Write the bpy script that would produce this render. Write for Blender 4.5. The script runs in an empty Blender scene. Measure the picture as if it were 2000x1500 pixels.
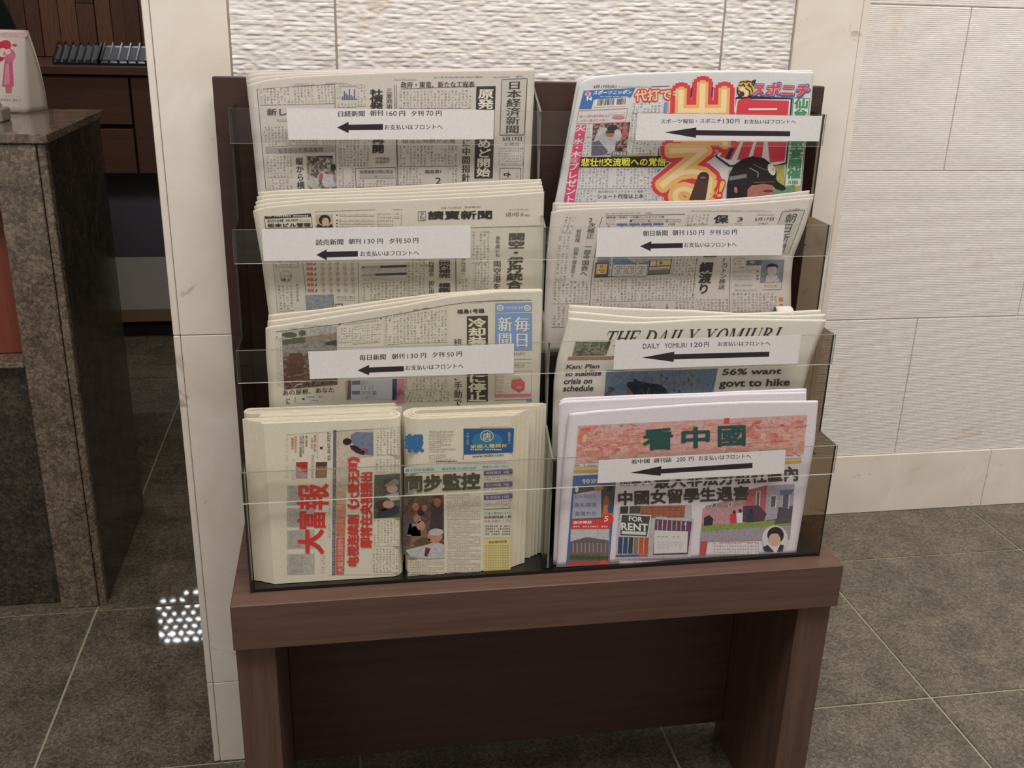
import bpy, bmesh, math, random
import numpy as np
from mathutils import Matrix, Vector
random.seed(7)
sc = bpy.context.scene
COL = sc.collection
# ------------------------------------------------------------------ camera
FPX = 1951.935
CR = np.array([0.98621947, -0.1634533, 0.02557674])
CU = np.array([0.03336898, 0.34794362, 0.93692142])
CF = np.array([0.16204217, 0.92315668, -0.34860304])
CH = 1.34
cam = bpy.data.cameras.new('camera'); co = bpy.data.objects.new('camera', cam); COL.objects.link(co)
cam.sensor_width = 36; cam.lens = FPX / 2000 * 36; cam.clip_start = .05
m = Matrix.Identity(4)
for i in range(3):
    m[i][0] = CR[i]; m[i][1] = CU[i]; m[i][2] = -CF[i]
m[2][3] = CH
co.matrix_world = m
sc.camera = co
# ------------------------------------------------------------------ world, lights, exposure
w = bpy.data.worlds.new('world'); sc.world = w; w.use_nodes = True
w.node_tree.nodes['Background'].inputs[0].default_value = (1.0, .94, .84, 1)
w.node_tree.nodes['Background'].inputs[1].default_value = .46
sc.view_settings.view_transform = 'Standard'; sc.view_settings.look = 'None'
sc.view_settings.exposure = .05; sc.view_settings.gamma = 1; sc.view_settings.use_curve_mapping = False
def area(name, loc, tgt, sx, sy, e, col):
    l = bpy.data.lights.new(name, 'AREA'); l.shape = 'RECTANGLE'; l.size = sx; l.size_y = sy; l.energy = e; l.color = col
    o = bpy.data.objects.new(name, l); COL.objects.link(o); o.location = loc
    o.rotation_euler = (Vector(tgt) - Vector(loc)).to_track_quat('-Z', 'Y').to_euler()
    return o
area('ceiling_or_fill_light', (-.1, .35, 3.46), (.05, 1.0, 0), 3.0, .9, 110, (1, .965, .965))
area('ceiling_or_fill_light', (2.6, 1.2, 3.46), (2.4, 2.4, .7), 1.8, .7, 82, (1, .98, .995))
area('ceiling_or_fill_light', (-1.5, 3.4, 3.46), (-1.0, 4.4, .3), .6, .4, 15, (1, .93, .86))  # added fill that brightens the room behind the counter, not a fixture
# ------------------------------------------------------------------ helpers
def lin(c):
    c = np.asarray(c, float) / 255.
    return np.where(c <= .04045, c / 12.92, ((c + .055) / 1.055) ** 2.4)
def link(o, parent=None):
    COL.objects.link(o)
    if parent: o.parent = parent
    return o
def mesh_obj(name, V, F, mat, parent=None, smooth=False, loc=None):
    me = bpy.data.meshes.new(name); me.from_pydata([tuple(map(float, v)) for v in V], [], [tuple(map(int, f)) for f in F])
    if smooth: me.polygons.foreach_set('use_smooth', [True] * len(me.polygons))
    for mm in (mat if isinstance(mat, list) else [mat]): me.materials.append(mm)
    o = bpy.data.objects.new(name, me)
    if loc: o.location = loc
    return link(o, parent)
def tag(o, label=None, cat=None, group=None, kind=None):
    for k, v in (('label', label), ('category', cat), ('group', group), ('kind', kind)):
        if v: o[k] = v
    return o
def empty(name, label=None, cat=None, group=None, kind=None, loc=(0, 0, 0)):
    o = bpy.data.objects.new(name, None); o.location = loc; o.empty_display_size = .05; COL.objects.link(o)
    return tag(o, label, cat, group, kind)
class MB:
    def __init__(s): s.v = []; s.f = []; s.mi = []
    def box(s, x0, x1, y0, y1, z0, z1, mi=0, bev=0):
        if bev:
            bm = bmesh.new(); bmesh.ops.create_cube(bm, size=1)
            for q in bm.verts: q.co = Vector(((x0 + x1) / 2 + q.co.x * (x1 - x0), (y0 + y1) / 2 + q.co.y * (y1 - y0), (z0 + z1) / 2 + q.co.z * (z1 - z0)))
            bmesh.ops.bevel(bm, geom=bm.edges[:], offset=bev, segments=1, affect='EDGES')
            n = len(s.v); bm.verts.ensure_lookup_table()
            s.v += [tuple(q.co) for q in bm.verts]
            for f in bm.faces: s.f.append([n + q.index for q in f.verts]); s.mi.append(mi)
            bm.free(); return s
        n = len(s.v)
        s.v += [(x, y, z) for z in (z0, z1) for y in (y0, y1) for x in (x0, x1)]
        for q in ((0, 2, 3, 1), (4, 5, 7, 6), (0, 1, 5, 4), (2, 6, 7, 3), (0, 4, 6, 2), (1, 3, 7, 5)): s.f.append([n + k for k in q]); s.mi.append(mi)
        return s
    def prism_x(s, prof, x0, x1, mi=0, mi_edge=None):
        n = len(s.v); k = len(prof)
        s.v += [(x0, y, z) for y, z in prof] + [(x1, y, z) for y, z in prof]
        s.f.append([n + i for i in range(k)][::-1]); s.mi.append(mi)
        s.f.append([n + k + i for i in range(k)]); s.mi.append(mi)
        for i in range(k):
            j = (i + 1) % k; s.f.append([n + i, n + j, n + k + j, n + k + i]); s.mi.append(mi if mi_edge is None else mi_edge)
        return s
    def prism_z(s, prof, z0, z1, mi=0):
        n = len(s.v); k = len(prof)
        s.v += [(x, y, z0) for x, y in prof] + [(x, y, z1) for x, y in prof]
        s.f.append([n + i for i in range(k)][::-1]); s.f.append([n + k + i for i in range(k)]); s.mi += [mi, mi]
        for i in range(k):
            j = (i + 1) % k; s.f.append([n + i, n + j, n + k + j, n + k + i]); s.mi.append(mi)
        return s
    def build(s, name, mat, parent=None, smooth=False, loc=None):
        o = mesh_obj(name, s.v, s.f, mat, parent, smooth, loc)
        if any(s.mi): o.data.polygons.foreach_set('material_index', s.mi)
        bm = bmesh.new(); bm.from_mesh(o.data); bmesh.ops.recalc_face_normals(bm, faces=bm.faces[:]); bm.to_mesh(o.data); bm.free()
        return o
# ------------------------------------------------------------------ materials
def newmat(name):
    mt = bpy.data.materials.new(name); mt.use_nodes = True
    nt = mt.node_tree; return mt, nt, nt.nodes['Principled BSDF']
def N(nt, t, **k):
    n = nt.nodes.new(t)
    for a, b in k.items():
        if a.startswith('i_'): n.inputs[a[2:].replace('_', ' ')].default_value = b
        else: setattr(n, a, b)
    return n
def ramp(nt, fac, stops):
    r = nt.nodes.new('ShaderNodeValToRGB'); e = r.color_ramp.elements
    while len(e) < len(stops): e.new(.5)
    for q, (p, c) in zip(e, stops):
        q.position = p; q.color = tuple(lin(c)) + (1,)
    nt.links.new(fac, r.inputs[0]); return r.outputs[0]
def coords(nt, scale=(1, 1, 1), rnd=False):
    g = N(nt, 'ShaderNodeNewGeometry'); mp = N(nt, 'ShaderNodeMapping'); mp.inputs['Scale'].default_value = scale
    nt.links.new(g.outputs['Position'], mp.inputs[0])
    if rnd:
        oi = N(nt, 'ShaderNodeObjectInfo'); ml = N(nt, 'ShaderNodeMath', operation='MULTIPLY'); ml.inputs[1].default_value = 37
        nt.links.new(oi.outputs['Random'], ml.inputs[0]); nt.links.new(ml.outputs[0], mp.inputs['Location'])
    return mp.outputs[0]
def noise(nt, vec, scale, detail=4, rough=.6, dist=0):
    n = N(nt, 'ShaderNodeTexNoise'); n.inputs['Scale'].default_value = scale; n.inputs['Detail'].default_value = detail
    n.inputs['Roughness'].default_value = rough; n.inputs['Distortion'].default_value = dist
    nt.links.new(vec, n.inputs['Vector']); return n.outputs['Fac']
def bump(nt, b, h, strength=.3, dist=.002):
    n = N(nt, 'ShaderNodeBump'); n.inputs['Strength'].default_value = strength; n.inputs['Distance'].default_value = dist
    nt.links.new(h, n.inputs['Height']); nt.links.new(n.outputs[0], b.inputs['Normal'])
def mixc(nt, fac, a, b, mode='MIX'):
    n = N(nt, 'ShaderNodeMix', data_type='RGBA', blend_type=mode)
    for s_, v in ((0, fac), (6, a), (7, b)):
        if hasattr(v, 'links'): nt.links.new(v, n.inputs[s_])
        else: n.inputs[s_].default_value = v
    return n.outputs[2]
def plain(name, rgb, rough=.6, spec=.5, metal=0):
    mt, nt, b = newmat(name); b.inputs['Base Color'].default_value = tuple(lin(rgb)) + (1,)
    b.inputs['Roughness'].default_value = rough; b.inputs['Specular IOR Level'].default_value = spec; b.inputs['Metallic'].default_value = metal
    return mt
def granite(name, stops, scale=160, rough=.12, mott=9):
    mt, nt, b = newmat(name); v = coords(nt)
    a = noise(nt, v, scale, 5, .75); c = noise(nt, v, mott, 5, .65, .3)
    vr = N(nt, 'ShaderNodeTexVoronoi'); vr.inputs['Scale'].default_value = scale * .62; nt.links.new(v, vr.inputs['Vector'])
    s_ = N(nt, 'ShaderNodeSeparateColor'); nt.links.new(vr.outputs['Color'], s_.inputs[0])
    m1 = N(nt, 'ShaderNodeMath', operation='MULTIPLY_ADD'); nt.links.new(s_.outputs[0], m1.inputs[0]); m1.inputs[1].default_value = .24; nt.links.new(a, m1.inputs[2])
    m2 = N(nt, 'ShaderNodeMath', operation='MULTIPLY_ADD'); nt.links.new(c, m2.inputs[0]); m2.inputs[1].default_value = .55; nt.links.new(m1.outputs[0], m2.inputs[2])
    m3 = N(nt, 'ShaderNodeMath', operation='SUBTRACT'); nt.links.new(m2.outputs[0], m3.inputs[0]); m3.inputs[1].default_value = .39
    col = ramp(nt, m3.outputs[0], stops); nt.links.new(col, b.inputs['Base Color'])
    b.inputs['Roughness'].default_value = rough
    return mt
FLOOR = granite('floor_granite', [(.2, (54, 48, 40)), (.4, (80, 73, 62)), (.55, (101, 93, 80)), (.75, (131, 122, 105))], 300, .03)
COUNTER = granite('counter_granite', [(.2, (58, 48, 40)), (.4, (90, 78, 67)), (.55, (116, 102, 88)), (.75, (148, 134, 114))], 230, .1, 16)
COUNTER_SHADE = granite('counter_granite_shaded', [(.2, (28, 24, 21)), (.4, (48, 43, 38)), (.55, (64, 58, 50)), (.75, (92, 84, 72))], 230, .1, 16)  # counter granite darkened: shade and dark reflections put into the colour
def wood(name, dark, light, scale=(2, 60, 60), rough=.45, spec=.3, rnd=False):
    mt, nt, b = newmat(name); v = coords(nt, scale, rnd)
    n1 = noise(nt, v, 6, 6, .7, .3); n2 = noise(nt, v, 1.2, 3, .5)
    mx = N(nt, 'ShaderNodeMath', operation='ADD'); nt.links.new(n1, mx.inputs[0]); nt.links.new(n2, mx.inputs[1])
    mm = N(nt, 'ShaderNodeMath', operation='MULTIPLY'); nt.links.new(mx.outputs[0], mm.inputs[0]); mm.inputs[1].default_value = .5
    col = ramp(nt, mm.outputs[0], [(.3, dark), (.7, light)]); nt.links.new(col, b.inputs['Base Color'])
    b.inputs['Roughness'].default_value = rough; b.inputs['Specular IOR Level'].default_value = spec
    bump(nt, b, n1, .12, .0006); return mt
WOOD_H = wood('brown_wood_horizontal', (78, 56, 49), (106, 80, 68))
WOOD_V = wood('brown_wood_vertical', (78, 56, 49), (106, 80, 68), (60, 60, 2))
WOOD_BACK = wood('dark_wood_back', (60, 43, 40), (78, 56, 50), (2, 60, 60), .5, .25)
WOOD_CAB = wood('cabinet_wood', (84, 58, 50), (104, 72, 62), (2, 40, 40), .4, .3)
def plankmat():
    mt, nt, b = newmat('plank_wood'); v = coords(nt, (40, 40, 2.5), True); n1 = noise(nt, v, 5, 6, .7, .4)
    col = ramp(nt, n1, [(.3, (105, 72, 56)), (.7, (150, 108, 84))])
    oi = N(nt, 'ShaderNodeObjectInfo'); rr = ramp(nt, oi.outputs['Random'], [(0, (150, 140, 135)), (.5, (200, 185, 175)), (1, (255, 240, 225))])
    nt.links.new(mixc(nt, 1.0, col, rr, 'MULTIPLY'), b.inputs['Base Color']); b.inputs['Roughness'].default_value = .45
    bump(nt, b, n1, .15, .001); return mt
PLANK = plankmat()
def marble():
    mt, nt, b = newmat('cream_marble'); v = coords(nt)
    n1 = noise(nt, v, 5, 8, .65, 1.2); n2 = noise(nt, v, 14, 8, .7, 2.5); n3 = noise(nt, v, 320, 2, .5)
    base = ramp(nt, n1, [(.3, (222, 210, 194)), (.55, (231, 221, 208)), (.75, (237, 230, 219))])
    r2 = ramp(nt, n2, [(.24, (172, 152, 126)), (.36, (255, 255, 255)), (1, (255, 255, 255))])
    c = mixc(nt, .5, base, r2, 'MULTIPLY')
    # thin grey veins
    vr = N(nt, 'ShaderNodeTexVoronoi', feature='DISTANCE_TO_EDGE'); vr.inputs['Scale'].default_value = 3.2
    nv = N(nt, 'ShaderNodeTexNoise'); nv.inputs['Scale'].default_value = 9; nv.inputs['Detail'].default_value = 5; nt.links.new(v, nv.inputs['Vector'])
    ad = mixc(nt, .22, v, nv.outputs['Color']); nt.links.new(ad, vr.inputs['Vector'])
    vein = ramp(nt, vr.outputs[0], [(0, (206, 196, 184)), (.005, (255, 255, 255)), (1, (255, 255, 255))])
    mk = ramp(nt, noise(nt, v, 3.7, 2), [(.6, (0, 0, 0)), (.7, (120, 120, 120))])
    c = mixc(nt, mk, c, mixc(nt, 1.0, c, vein, 'MULTIPLY'))
    sm_ = ramp(nt, noise(nt, v, 8.5, 5, .6, 1.5), [(.27, (150, 128, 100)), (.34, (255, 255, 255)), (1, (255, 255, 255))])
    c = mixc(nt, .55, c, sm_, 'MULTIPLY')
    sp = ramp(nt, noise(nt, v, 60, 2, .5), [(.2, (150, 130, 105)), (.25, (255, 255, 255)), (1, (255, 255, 255))])
    c = mixc(nt, .7, c, sp, 'MULTIPLY')
    nt.links.new(c, b.inputs['Base Color']); b.inputs['Roughness'].default_value = .38; b.inputs['Specular IOR Level'].default_value = .3
    return mt
MARBLE = marble()
def splitface(name, pitch):
    mt, nt, b = newmat(name); v = coords(nt)
    vs = coords(nt, (18, 18, 1 / pitch * .55))
    n1 = noise(nt, vs, 1.6, 5, .75, .3); n2 = noise(nt, v, 7, 5, .6, .5)
    c1 = ramp(nt, n1, [(.25, (206, 193, 174)), (.42, (222, 215, 207)), (.6, (231, 227, 223)), (.8, (239, 238, 236))])
    c2 = ramp(nt, n2, [(.26, (238, 224, 204)), (.38, (255, 254, 252)), (1, (255, 255, 255))])
    nt.links.new(mixc(nt, .75, c1, c2, 'MULTIPLY'), b.inputs['Base Color'])
    b.inputs['Roughness'].default_value = .75; b.inputs['Specular IOR Level'].default_value = .2
    sep = N(nt, 'ShaderNodeSeparateXYZ'); nt.links.new(v, sep.inputs[0])
    nz = noise(nt, coords(nt, (40, 40, 90)), 1.5, 4, .7)
    ma = N(nt, 'ShaderNodeMath', operation='MULTIPLY_ADD'); nt.links.new(nz, ma.inputs[0]); ma.inputs[1].default_value = pitch * .28; nt.links.new(sep.outputs[2], ma.inputs[2])
    mb = N(nt, 'ShaderNodeMath', operation='MULTIPLY'); nt.links.new(ma.outputs[0], mb.inputs[0]); mb.inputs[1].default_value = 2 * math.pi / pitch
    sn = N(nt, 'ShaderNodeMath', operation='SINE'); nt.links.new(mb.outputs[0], sn.inputs[0])
    ad = N(nt, 'ShaderNodeMath', operation='MULTIPLY_ADD'); nt.links.new(n1, ad.inputs[0]); ad.inputs[1].default_value = 2.5; nt.links.new(sn.outputs[0], ad.inputs[2])
    bump(nt, b, ad.outputs[0], .35 if pitch < .005 else .15, .0012)
    return mt
SPLIT = splitface('ridged_limestone_fine', .0046)
SPLIT_C = splitface('ridged_limestone_coarse', .0068)
JOINT = plain('stone_joint', (196, 184, 170), .9, .1)
GROUT = plain('floor_grout', (158, 156, 132), .8, .2)
def glassy(name, tint, ior=1.45, rough=.02, gl=1.0):
    mt = bpy.data.materials.new(name); mt.use_nodes = True; nt = mt.node_tree; nt.nodes.clear()
    out = N(nt, 'ShaderNodeOutputMaterial'); tr = N(nt, 'ShaderNodeBsdfTransparent'); tr.inputs[0].default_value = (*tint, 1)
    gs = N(nt, 'ShaderNodeBsdfGlossy'); gs.inputs['Roughness'].default_value = rough; gs.inputs[0].default_value = (gl, gl, gl, 1)
    lw = N(nt, 'ShaderNodeLayerWeight'); lw.inputs[0].default_value = .5; pw = N(nt, 'ShaderNodeMath', operation='POWER'); pw.inputs[1].default_value = 5
    ma = N(nt, 'ShaderNodeMath', operation='MULTIPLY_ADD'); ma.inputs[1].default_value = .9; ma.inputs[2].default_value = .022; mx = N(nt, 'ShaderNodeMixShader')
    nt.links.new(lw.outputs['Facing'], pw.inputs[0]); nt.links.new(pw.outputs[0], ma.inputs[0]); nt.links.new(ma.outputs[0], mx.inputs[0]); nt.links.new(tr.outputs[0], mx.inputs[1]); nt.links.new(gs.outputs[0], mx.inputs[2])
    nt.links.new(mx.outputs[0], out.inputs[0]); return mt
CLEAR = glassy('clear_acrylic', (.972, .974, .966))
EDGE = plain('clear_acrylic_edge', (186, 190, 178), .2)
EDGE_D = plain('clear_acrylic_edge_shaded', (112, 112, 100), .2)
SMOKE = glassy('smoked_acrylic', (.60, .54, .47))
SMOKE_E = plain('smoked_acrylic_edge', (40, 38, 32), .2)
BLACKAC = plain('black_acrylic', (26, 26, 24), .12)
def paper(name, rgb):
    mt, nt, b = newmat(name); v = coords(nt)
    n1 = noise(nt, v, 350, 3, .6); c = np.array(rgb)
    col = ramp(nt, n1, [(.3, c * .975), (.7, np.minimum(c * 1.02, 255))])
    nt.links.new(col, b.inputs['Base Color']); b.inputs['Roughness'].default_value = .85; b.inputs['Specular IOR Level'].default_value = .15
    return mt
def inkmat(name, varied=False):
    mt, nt, b = newmat(name); a = N(nt, 'ShaderNodeVertexColor', layer_name='ink')
    c = a.outputs[0]
    if varied:
        v = coords(nt); n1 = noise(nt, v, 260, 5, .8, .3)
        sh = ramp(nt, n1, [(.3, (170, 168, 170)), (.5, (232, 232, 230)), (.7, (255, 255, 255))])
        c = mixc(nt, .8, c, sh, 'MULTIPLY')
    nt.links.new(c, b.inputs['Base Color']); b.inputs['Roughness'].default_value = .7; b.inputs['Specular IOR Level'].default_value = .2
    return mt
INK = inkmat('printing_ink'); INKP = inkmat('printed_picture', True)
def bodymat(name, pap):
    """small type: rows of character cells, each cell a random scatter of strokes"""
    mt, nt, b = newmat(name)
    uv = N(nt, 'ShaderNodeUVMap', uv_map='grid'); a = N(nt, 'ShaderNodeVertexColor', layer_name='ink')
    sp = N(nt, 'ShaderNodeSeparateXYZ'); nt.links.new(uv.outputs[0], sp.inputs[0])
    def mth(op, x, y=None, z=None):
        n = N(nt, 'ShaderNodeMath', operation=op)
        for i, q in enumerate((x, y, z)):
            if q is None: continue
            if hasattr(q, 'links'): nt.links.new(q, n.inputs[i])
            else: n.inputs[i].default_value = q
        return n.outputs[0]
    U, Vv = sp.outputs[0], sp.outputs[1]
    fu = mth('FRACT', U); fv = mth('FRACT', Vv)
    cu = mth('FLOOR', mth('MULTIPLY', U, 5.)); cv = mth('FLOOR', mth('MULTIPLY', Vv, 4.))
    def wn(x, y, zc):
        cb = N(nt, 'ShaderNodeCombineXYZ')
        for i, q in enumerate((x, y, zc)):
            if hasattr(q, 'links'): nt.links.new(q, cb.inputs[i])
            else: cb.inputs[i].default_value = q
        n = N(nt, 'ShaderNodeTexWhiteNoise', noise_dimensions='3D'); nt.links.new(cb.outputs[0], n.inputs[0]); return n.outputs[0]
    sub = mth('GREATER_THAN', wn(cu, cv, 0.), .36)
    ch = wn(mth('FLOOR', U), mth('FLOOR', Vv), 5.)
    chm = mth('GREATER_THAN', ch, .07)
    para = mth('GREATER_THAN', wn(mth('FLOOR', U), mth('FLOOR', mth('DIVIDE', Vv, 5.)), 9.), .05)
    gap = mth('MULTIPLY', mth('GREATER_THAN', fu, .2), mth('LESS_THAN', fu, .81))
    gap2 = mth('LESS_THAN', fv, .76)
    mk = mth('MULTIPLY', mth('MULTIPLY', mth('MULTIPLY', sub, chm), mth('MULTIPLY', gap, gap2)), para)
    st = mth('MULTIPLY', mk, mth('MULTIPLY_ADD', ch, .28, .42))
    col = mixc(nt, st, tuple(lin(pap)) + (1,), a.outputs[0])
    nt.links.new(col, b.inputs['Base Color']); b.inputs['Roughness'].default_value = .85; b.inputs['Specular IOR Level'].default_value = .15
    return mt
# ------------------------------------------------------------------ pixel measurements -> points on real surfaces
def rays(px):
    px = np.atleast_2d(np.asarray(px, float))
    return CF + CR * ((px[:, :1] - 1000) / FPX) - CU * ((px[:, 1:2] - 750) / FPX)
def onsurf(px, F, off=0.):
    """points of the surface Y = F(x, z) - off that the measured photo points lie on"""
    d = rays(px); off = np.broadcast_to(off, (len(d),))
    t = np.full(len(d), 1.5)
    for _ in range(14):
        x = d[:, 0] * t; z = CH + d[:, 2] * t
        t = (F(x, z) - off) / d[:, 1]
    P = d * t[:, None]; P[:, 2] += CH; return P
def atz(px, z):
    d = rays(px); t = (z - CH) / d[:, 2]; P = d * t[:, None]; P[:, 2] += CH; return P
def aty(px, Y): return onsurf(px, lambda x, z: Y + 0 * x)
# glyph outlines -------------------------------------------------
_tc = bpy.data.curves.new('glyphs', 'FONT'); _tc.resolution_u = 3; _to = bpy.data.objects.new('glyphs', _tc); COL.objects.link(_to)
_gc = {}
def glyph(s, off=0.):
    k = (s, off)
    if k not in _gc:
        _tc.body = s; _tc.offset = off
        bpy.context.view_layer.update(); dg = bpy.context.evaluated_depsgraph_get()
        me = bpy.data.meshes.new_from_object(_to.evaluated_get(dg))
        V = np.array([v.co[:2] for v in me.vertices]).reshape(-1, 2); F = [tuple(p.vertices) for p in me.polygons]
        bpy.data.meshes.remove(me); _gc[k] = (V, F)
    return _gc[k]
def shifts(b):
    if b <= 0: return [(0, 0)]
    if b <= .02: return [(-b, 0), (b, 0)]
    n = 6 if b < .06 else 14
    return [(0, 0)] * (b > .06) + [(b * f * math.cos(2 * math.pi * (k + .5) / n), b * f * math.sin(2 * math.pi * (k + .5) / n)) for f in ((1,) if b < .06 else (1, .5)) for k in range(n)]
def ell(cx, cy, rx, ry, a0=0, a1=360, n=20, rot=0):
    t = np.radians(np.linspace(a0, a1, n, endpoint=(a1 - a0) < 360)); c, s = math.cos(math.radians(rot)), math.sin(math.radians(rot))
    x = rx * np.cos(t); y = ry * np.sin(t); return [(cx + c * a - s * b, cy + s * a + c * b) for a, b in zip(x, y)]
SER = {}
def _ser():
    bx = lambda x0, x1, y0, y1: [(x0, y0), (x1, y0), (x1, y1), (x0, y1)]
    st = lambda x, w_=.2: [bx(x, x + w_, 0, 1), bx(x - .1, x + w_ + .1, 0, .05), bx(x - .1, x + w_ + .1, .95, 1)]
    def ring(cx, cy, rx, ry, tx, ty, a0, a1, n=14):
        o = ell(cx, cy, rx, ry, a0, a1, n); i = ell(cx, cy, rx - tx, ry - ty, a0, a1, n)
        return [[o[k], o[k + 1], i[k + 1], i[k]] for k in range(n - 1)]
    SER.update(T=(1, [bx(.4, .6, 0, 1), bx(.0, 1, .94, 1), bx(.28, .72, 0, .05), bx(0, .05, .74, 1), bx(.95, 1, .74, 1)]),
        H=(1.1, st(.1) + st(.8) + [bx(.2, .9, .48, .54)]),
        E=(.95, st(.1) + [bx(.2, .85, .94, 1), bx(.2, .9, 0, .06), bx(.2, .65, .48, .54), bx(.8, .85, .76, 1), bx(.85, .9, 0, .26), bx(.6, .65, .38, .64)]),
        D=(1.1, st(.1) + ring(.3, .5, .75, .5, .2, .06, -90, 90)),
        A=(1.1, [[(.08, 0), (.15, 0), (.56, .98), (.5, 1)], [(.75, 0), (.98, 0), (.6, 1), (.48, 1)], bx(.22, .8, .32, .37), bx(0, .28, 0, .05), bx(.64, 1.08, 0, .05)]),
        I=(.5, st(.15)), L=(.9, st(.1) + [bx(.2, .85, 0, .06), bx(.8, .85, 0, .3)]),
        Y=(1.05, [bx(.42, .62, 0, .46), [(.42, .46), (.62, .46), (.3, 1), (.08, 1)], [(.52, .46), (.6, .46), (.92, 1), (.85, 1)], bx(0, .4, .95, 1), bx(.72, 1.02, .95, 1), bx(.3, .74, 0, .05)]),
        O=(1.15, ring(.57, .5, .52, .52, .2, .06, 0, 360, 24)),
        M=(1.35, [bx(.1, .16, 0, 1), bx(1.0, 1.2, 0, 1), [(.1, 1), (.32, 1), (.7, 0), (.6, 0)], [(.6, 0), (.68, 0), (1.05, 1), (1., 1)], bx(0, .28, 0, .05), bx(.9, 1.3, 0, .05), bx(0, .25, .95, 1), bx(1., 1.3, .95, 1)]),
        U=(1.1, [bx(.12, .32, .3, 1), bx(.84, .9, .3, 1), bx(.02, .42, .95, 1), bx(.74, 1.0, .95, 1)] + ring(.51, .3, .39, .32, .15, .07, 180, 360)),
        R=(1.1, st(.1) + ring(.3, .75, .5, .25, .2, .06, -90, 90) + [[(.4, .5), (.6, .5), (1.0, 0), (.78, 0)], bx(.75, 1.08, 0, .05)]))
_ser()
BLK = (62, 56, 52)
class Print:
    """flat print laid on a page; coordinates are measured in the photograph"""
    def __init__(s, F, pap, eps=.0003, step=.00015):
        s.F, s.pap, s.eps, s.step = F, pap, eps, step; s.g = {}; s.o = (0, 0); s.k = 1.
    def use(s, ox, oy, k): s.o = (ox, oy); s.k = k; return s
    def P(s, p): return (s.o[0] + p[0] / s.k, s.o[1] + p[1] / s.k)
    def add(s, part, V, F, col, layer, uv=None):
        g = s.g.setdefault(part, dict(V=[], L=[], F=[], C=[], U=[]))
        n = len(g['V']); g['V'] += list(V); g['L'] += [layer] * len(V)
        for f in F: g['F'].append(tuple(n + i for i in f)); g['C'].append(col)
        g['U'] += list(uv) if uv is not None else [(0, 0)] * len(V)
    def quad(s, q, col, layer=1, part='printed_text', uvs=None, raw=False):
        q = np.array(q if raw else [s.P(p) for p in q])
        nx = max(1, int(max(np.hypot(*(q[1] - q[0])), np.hypot(*(q[2] - q[3]))) / 30)); ny = max(1, int(max(np.hypot(*(q[3] - q[0])), np.hypot(*(q[2] - q[1]))) / 30))
        V = []; U = []
        for j in range(ny + 1):
            for i in range(nx + 1):
                u, v = i / nx, j / ny
                V.append((1 - v) * ((1 - u) * q[0] + u * q[1]) + v * ((1 - u) * q[3] + u * q[2]))
                if uvs: U.append((uvs[0] + u * uvs[2], uvs[1] + v * uvs[3]) if not uvs[4] else (uvs[0] + v * uvs[3], uvs[1] + u * uvs[2]))
        W = nx + 1
        s.add(part, V, [(j * W + i, j * W + i + 1, (j + 1) * W + i + 1, (j + 1) * W + i) for j in range(ny) for i in range(nx)], col, layer, U if uvs else None)
    def rect(s, x0, y0, x1, y1, col, layer=1, part='printed_text'): s.quad([(x0, y0), (x1, y0), (x1, y1), (x0, y1)], col, layer, part)
    def poly(s, pts, col, layer=1, part='printed_text'):
        V = [s.P(p) for p in pts]; s.add(part, V, [tuple(range(len(V)))], col, layer)
    def ell(s, cx, cy, rx, ry, col, layer=1, part='printed_text', rot=0, a0=0, a1=360): s.poly(ell(cx, cy, rx, ry, a0, a1, 22, rot), col, layer, part)
    def line(s, pts, wd, col=BLK, layer=1, part='printed_text'):
        P = [np.array(s.P(p), float) for p in pts]
        for a, b in zip(P[:-1], P[1:]):
            d = (b - a) / max(1e-6, np.hypot(*(b - a))); n = np.array([-d[1], d[0]]) * wd / 2
            s.quad([a + n, b + n, b - n, a - n], col, layer, part, raw=True)
    def ring(s, cx, cy, rx, ry, wd, col, layer=1, part='printed_text'):
        p = ell(cx, cy, rx, ry, 0, 360, 22); s.line(p + [p[0]], wd, col, layer, part)
    def frame(s, q, wd=.9, col=BLK, layer=1): s.line(list(q) + [q[0]], wd, col, layer)
    def _map(s, V, q):
        u, v = V[:, :1], V[:, 1:2]; q = [np.array(p) for p in q]
        return (1 - v) * ((1 - u) * q[3] + u * q[2]) + v * ((1 - u) * q[0] + u * q[1])
    def T(s, t, p0, p1, h, col=BLK, bold=.015, layer=2, slant=0, part='printed_text', quad=None):
        """a line of type from p0 to p1 (its top), h high; slant leans it"""
        V, F = glyph(t); lo, hi = V.min(0), V.max(0); lo = lo - max(bold, 0); hi = hi + max(bold, 0)
        q = quad or [p0, p1, (p1[0] - slant, p1[1] + h), (p0[0] - slant, p0[1] + h)]
        Q = [s.P(p) for p in q]
        for k, (dx, dy) in enumerate(shifts(bold)): s.add(part, s._map((V + (dx, dy) - lo) / (hi - lo), Q), F, col, layer + k * .03)
    def Vt(s, t, q, col=BLK, bold=.015, layer=2, part='printed_text', grow=1.0):
        """type set downwards in the quad q (TL, TR, BR, BL), one square cell each"""
        n = len(t); Q = [s.P(p) for p in q]
        for i, c in enumerate(t):
            if c in ' \u3000': continue
            V, F = glyph(c)
            for k, (dx, dy) in enumerate(shifts(bold)):
                U = V + (dx, dy + .12); U = (U - .5) * grow + .5
                U[:, 1] = 1 - (i + 1 - U[:, 1]) / n
                s.add(part, s._map(U, Q), F, col, layer + k * .03)
    def Rt(s, t, p0, p1, wd, col=BLK, bold=.015, layer=2, part='printed_text'):
        """type turned a quarter: starts at p0 (bottom), runs up to p1, wd wide"""
        s.T(t, None, None, 0, col, bold, layer, part=part, quad=[p0, p1, (p1[0] + wd, p1[1]), (p0[0] + wd, p0[1])])
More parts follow.
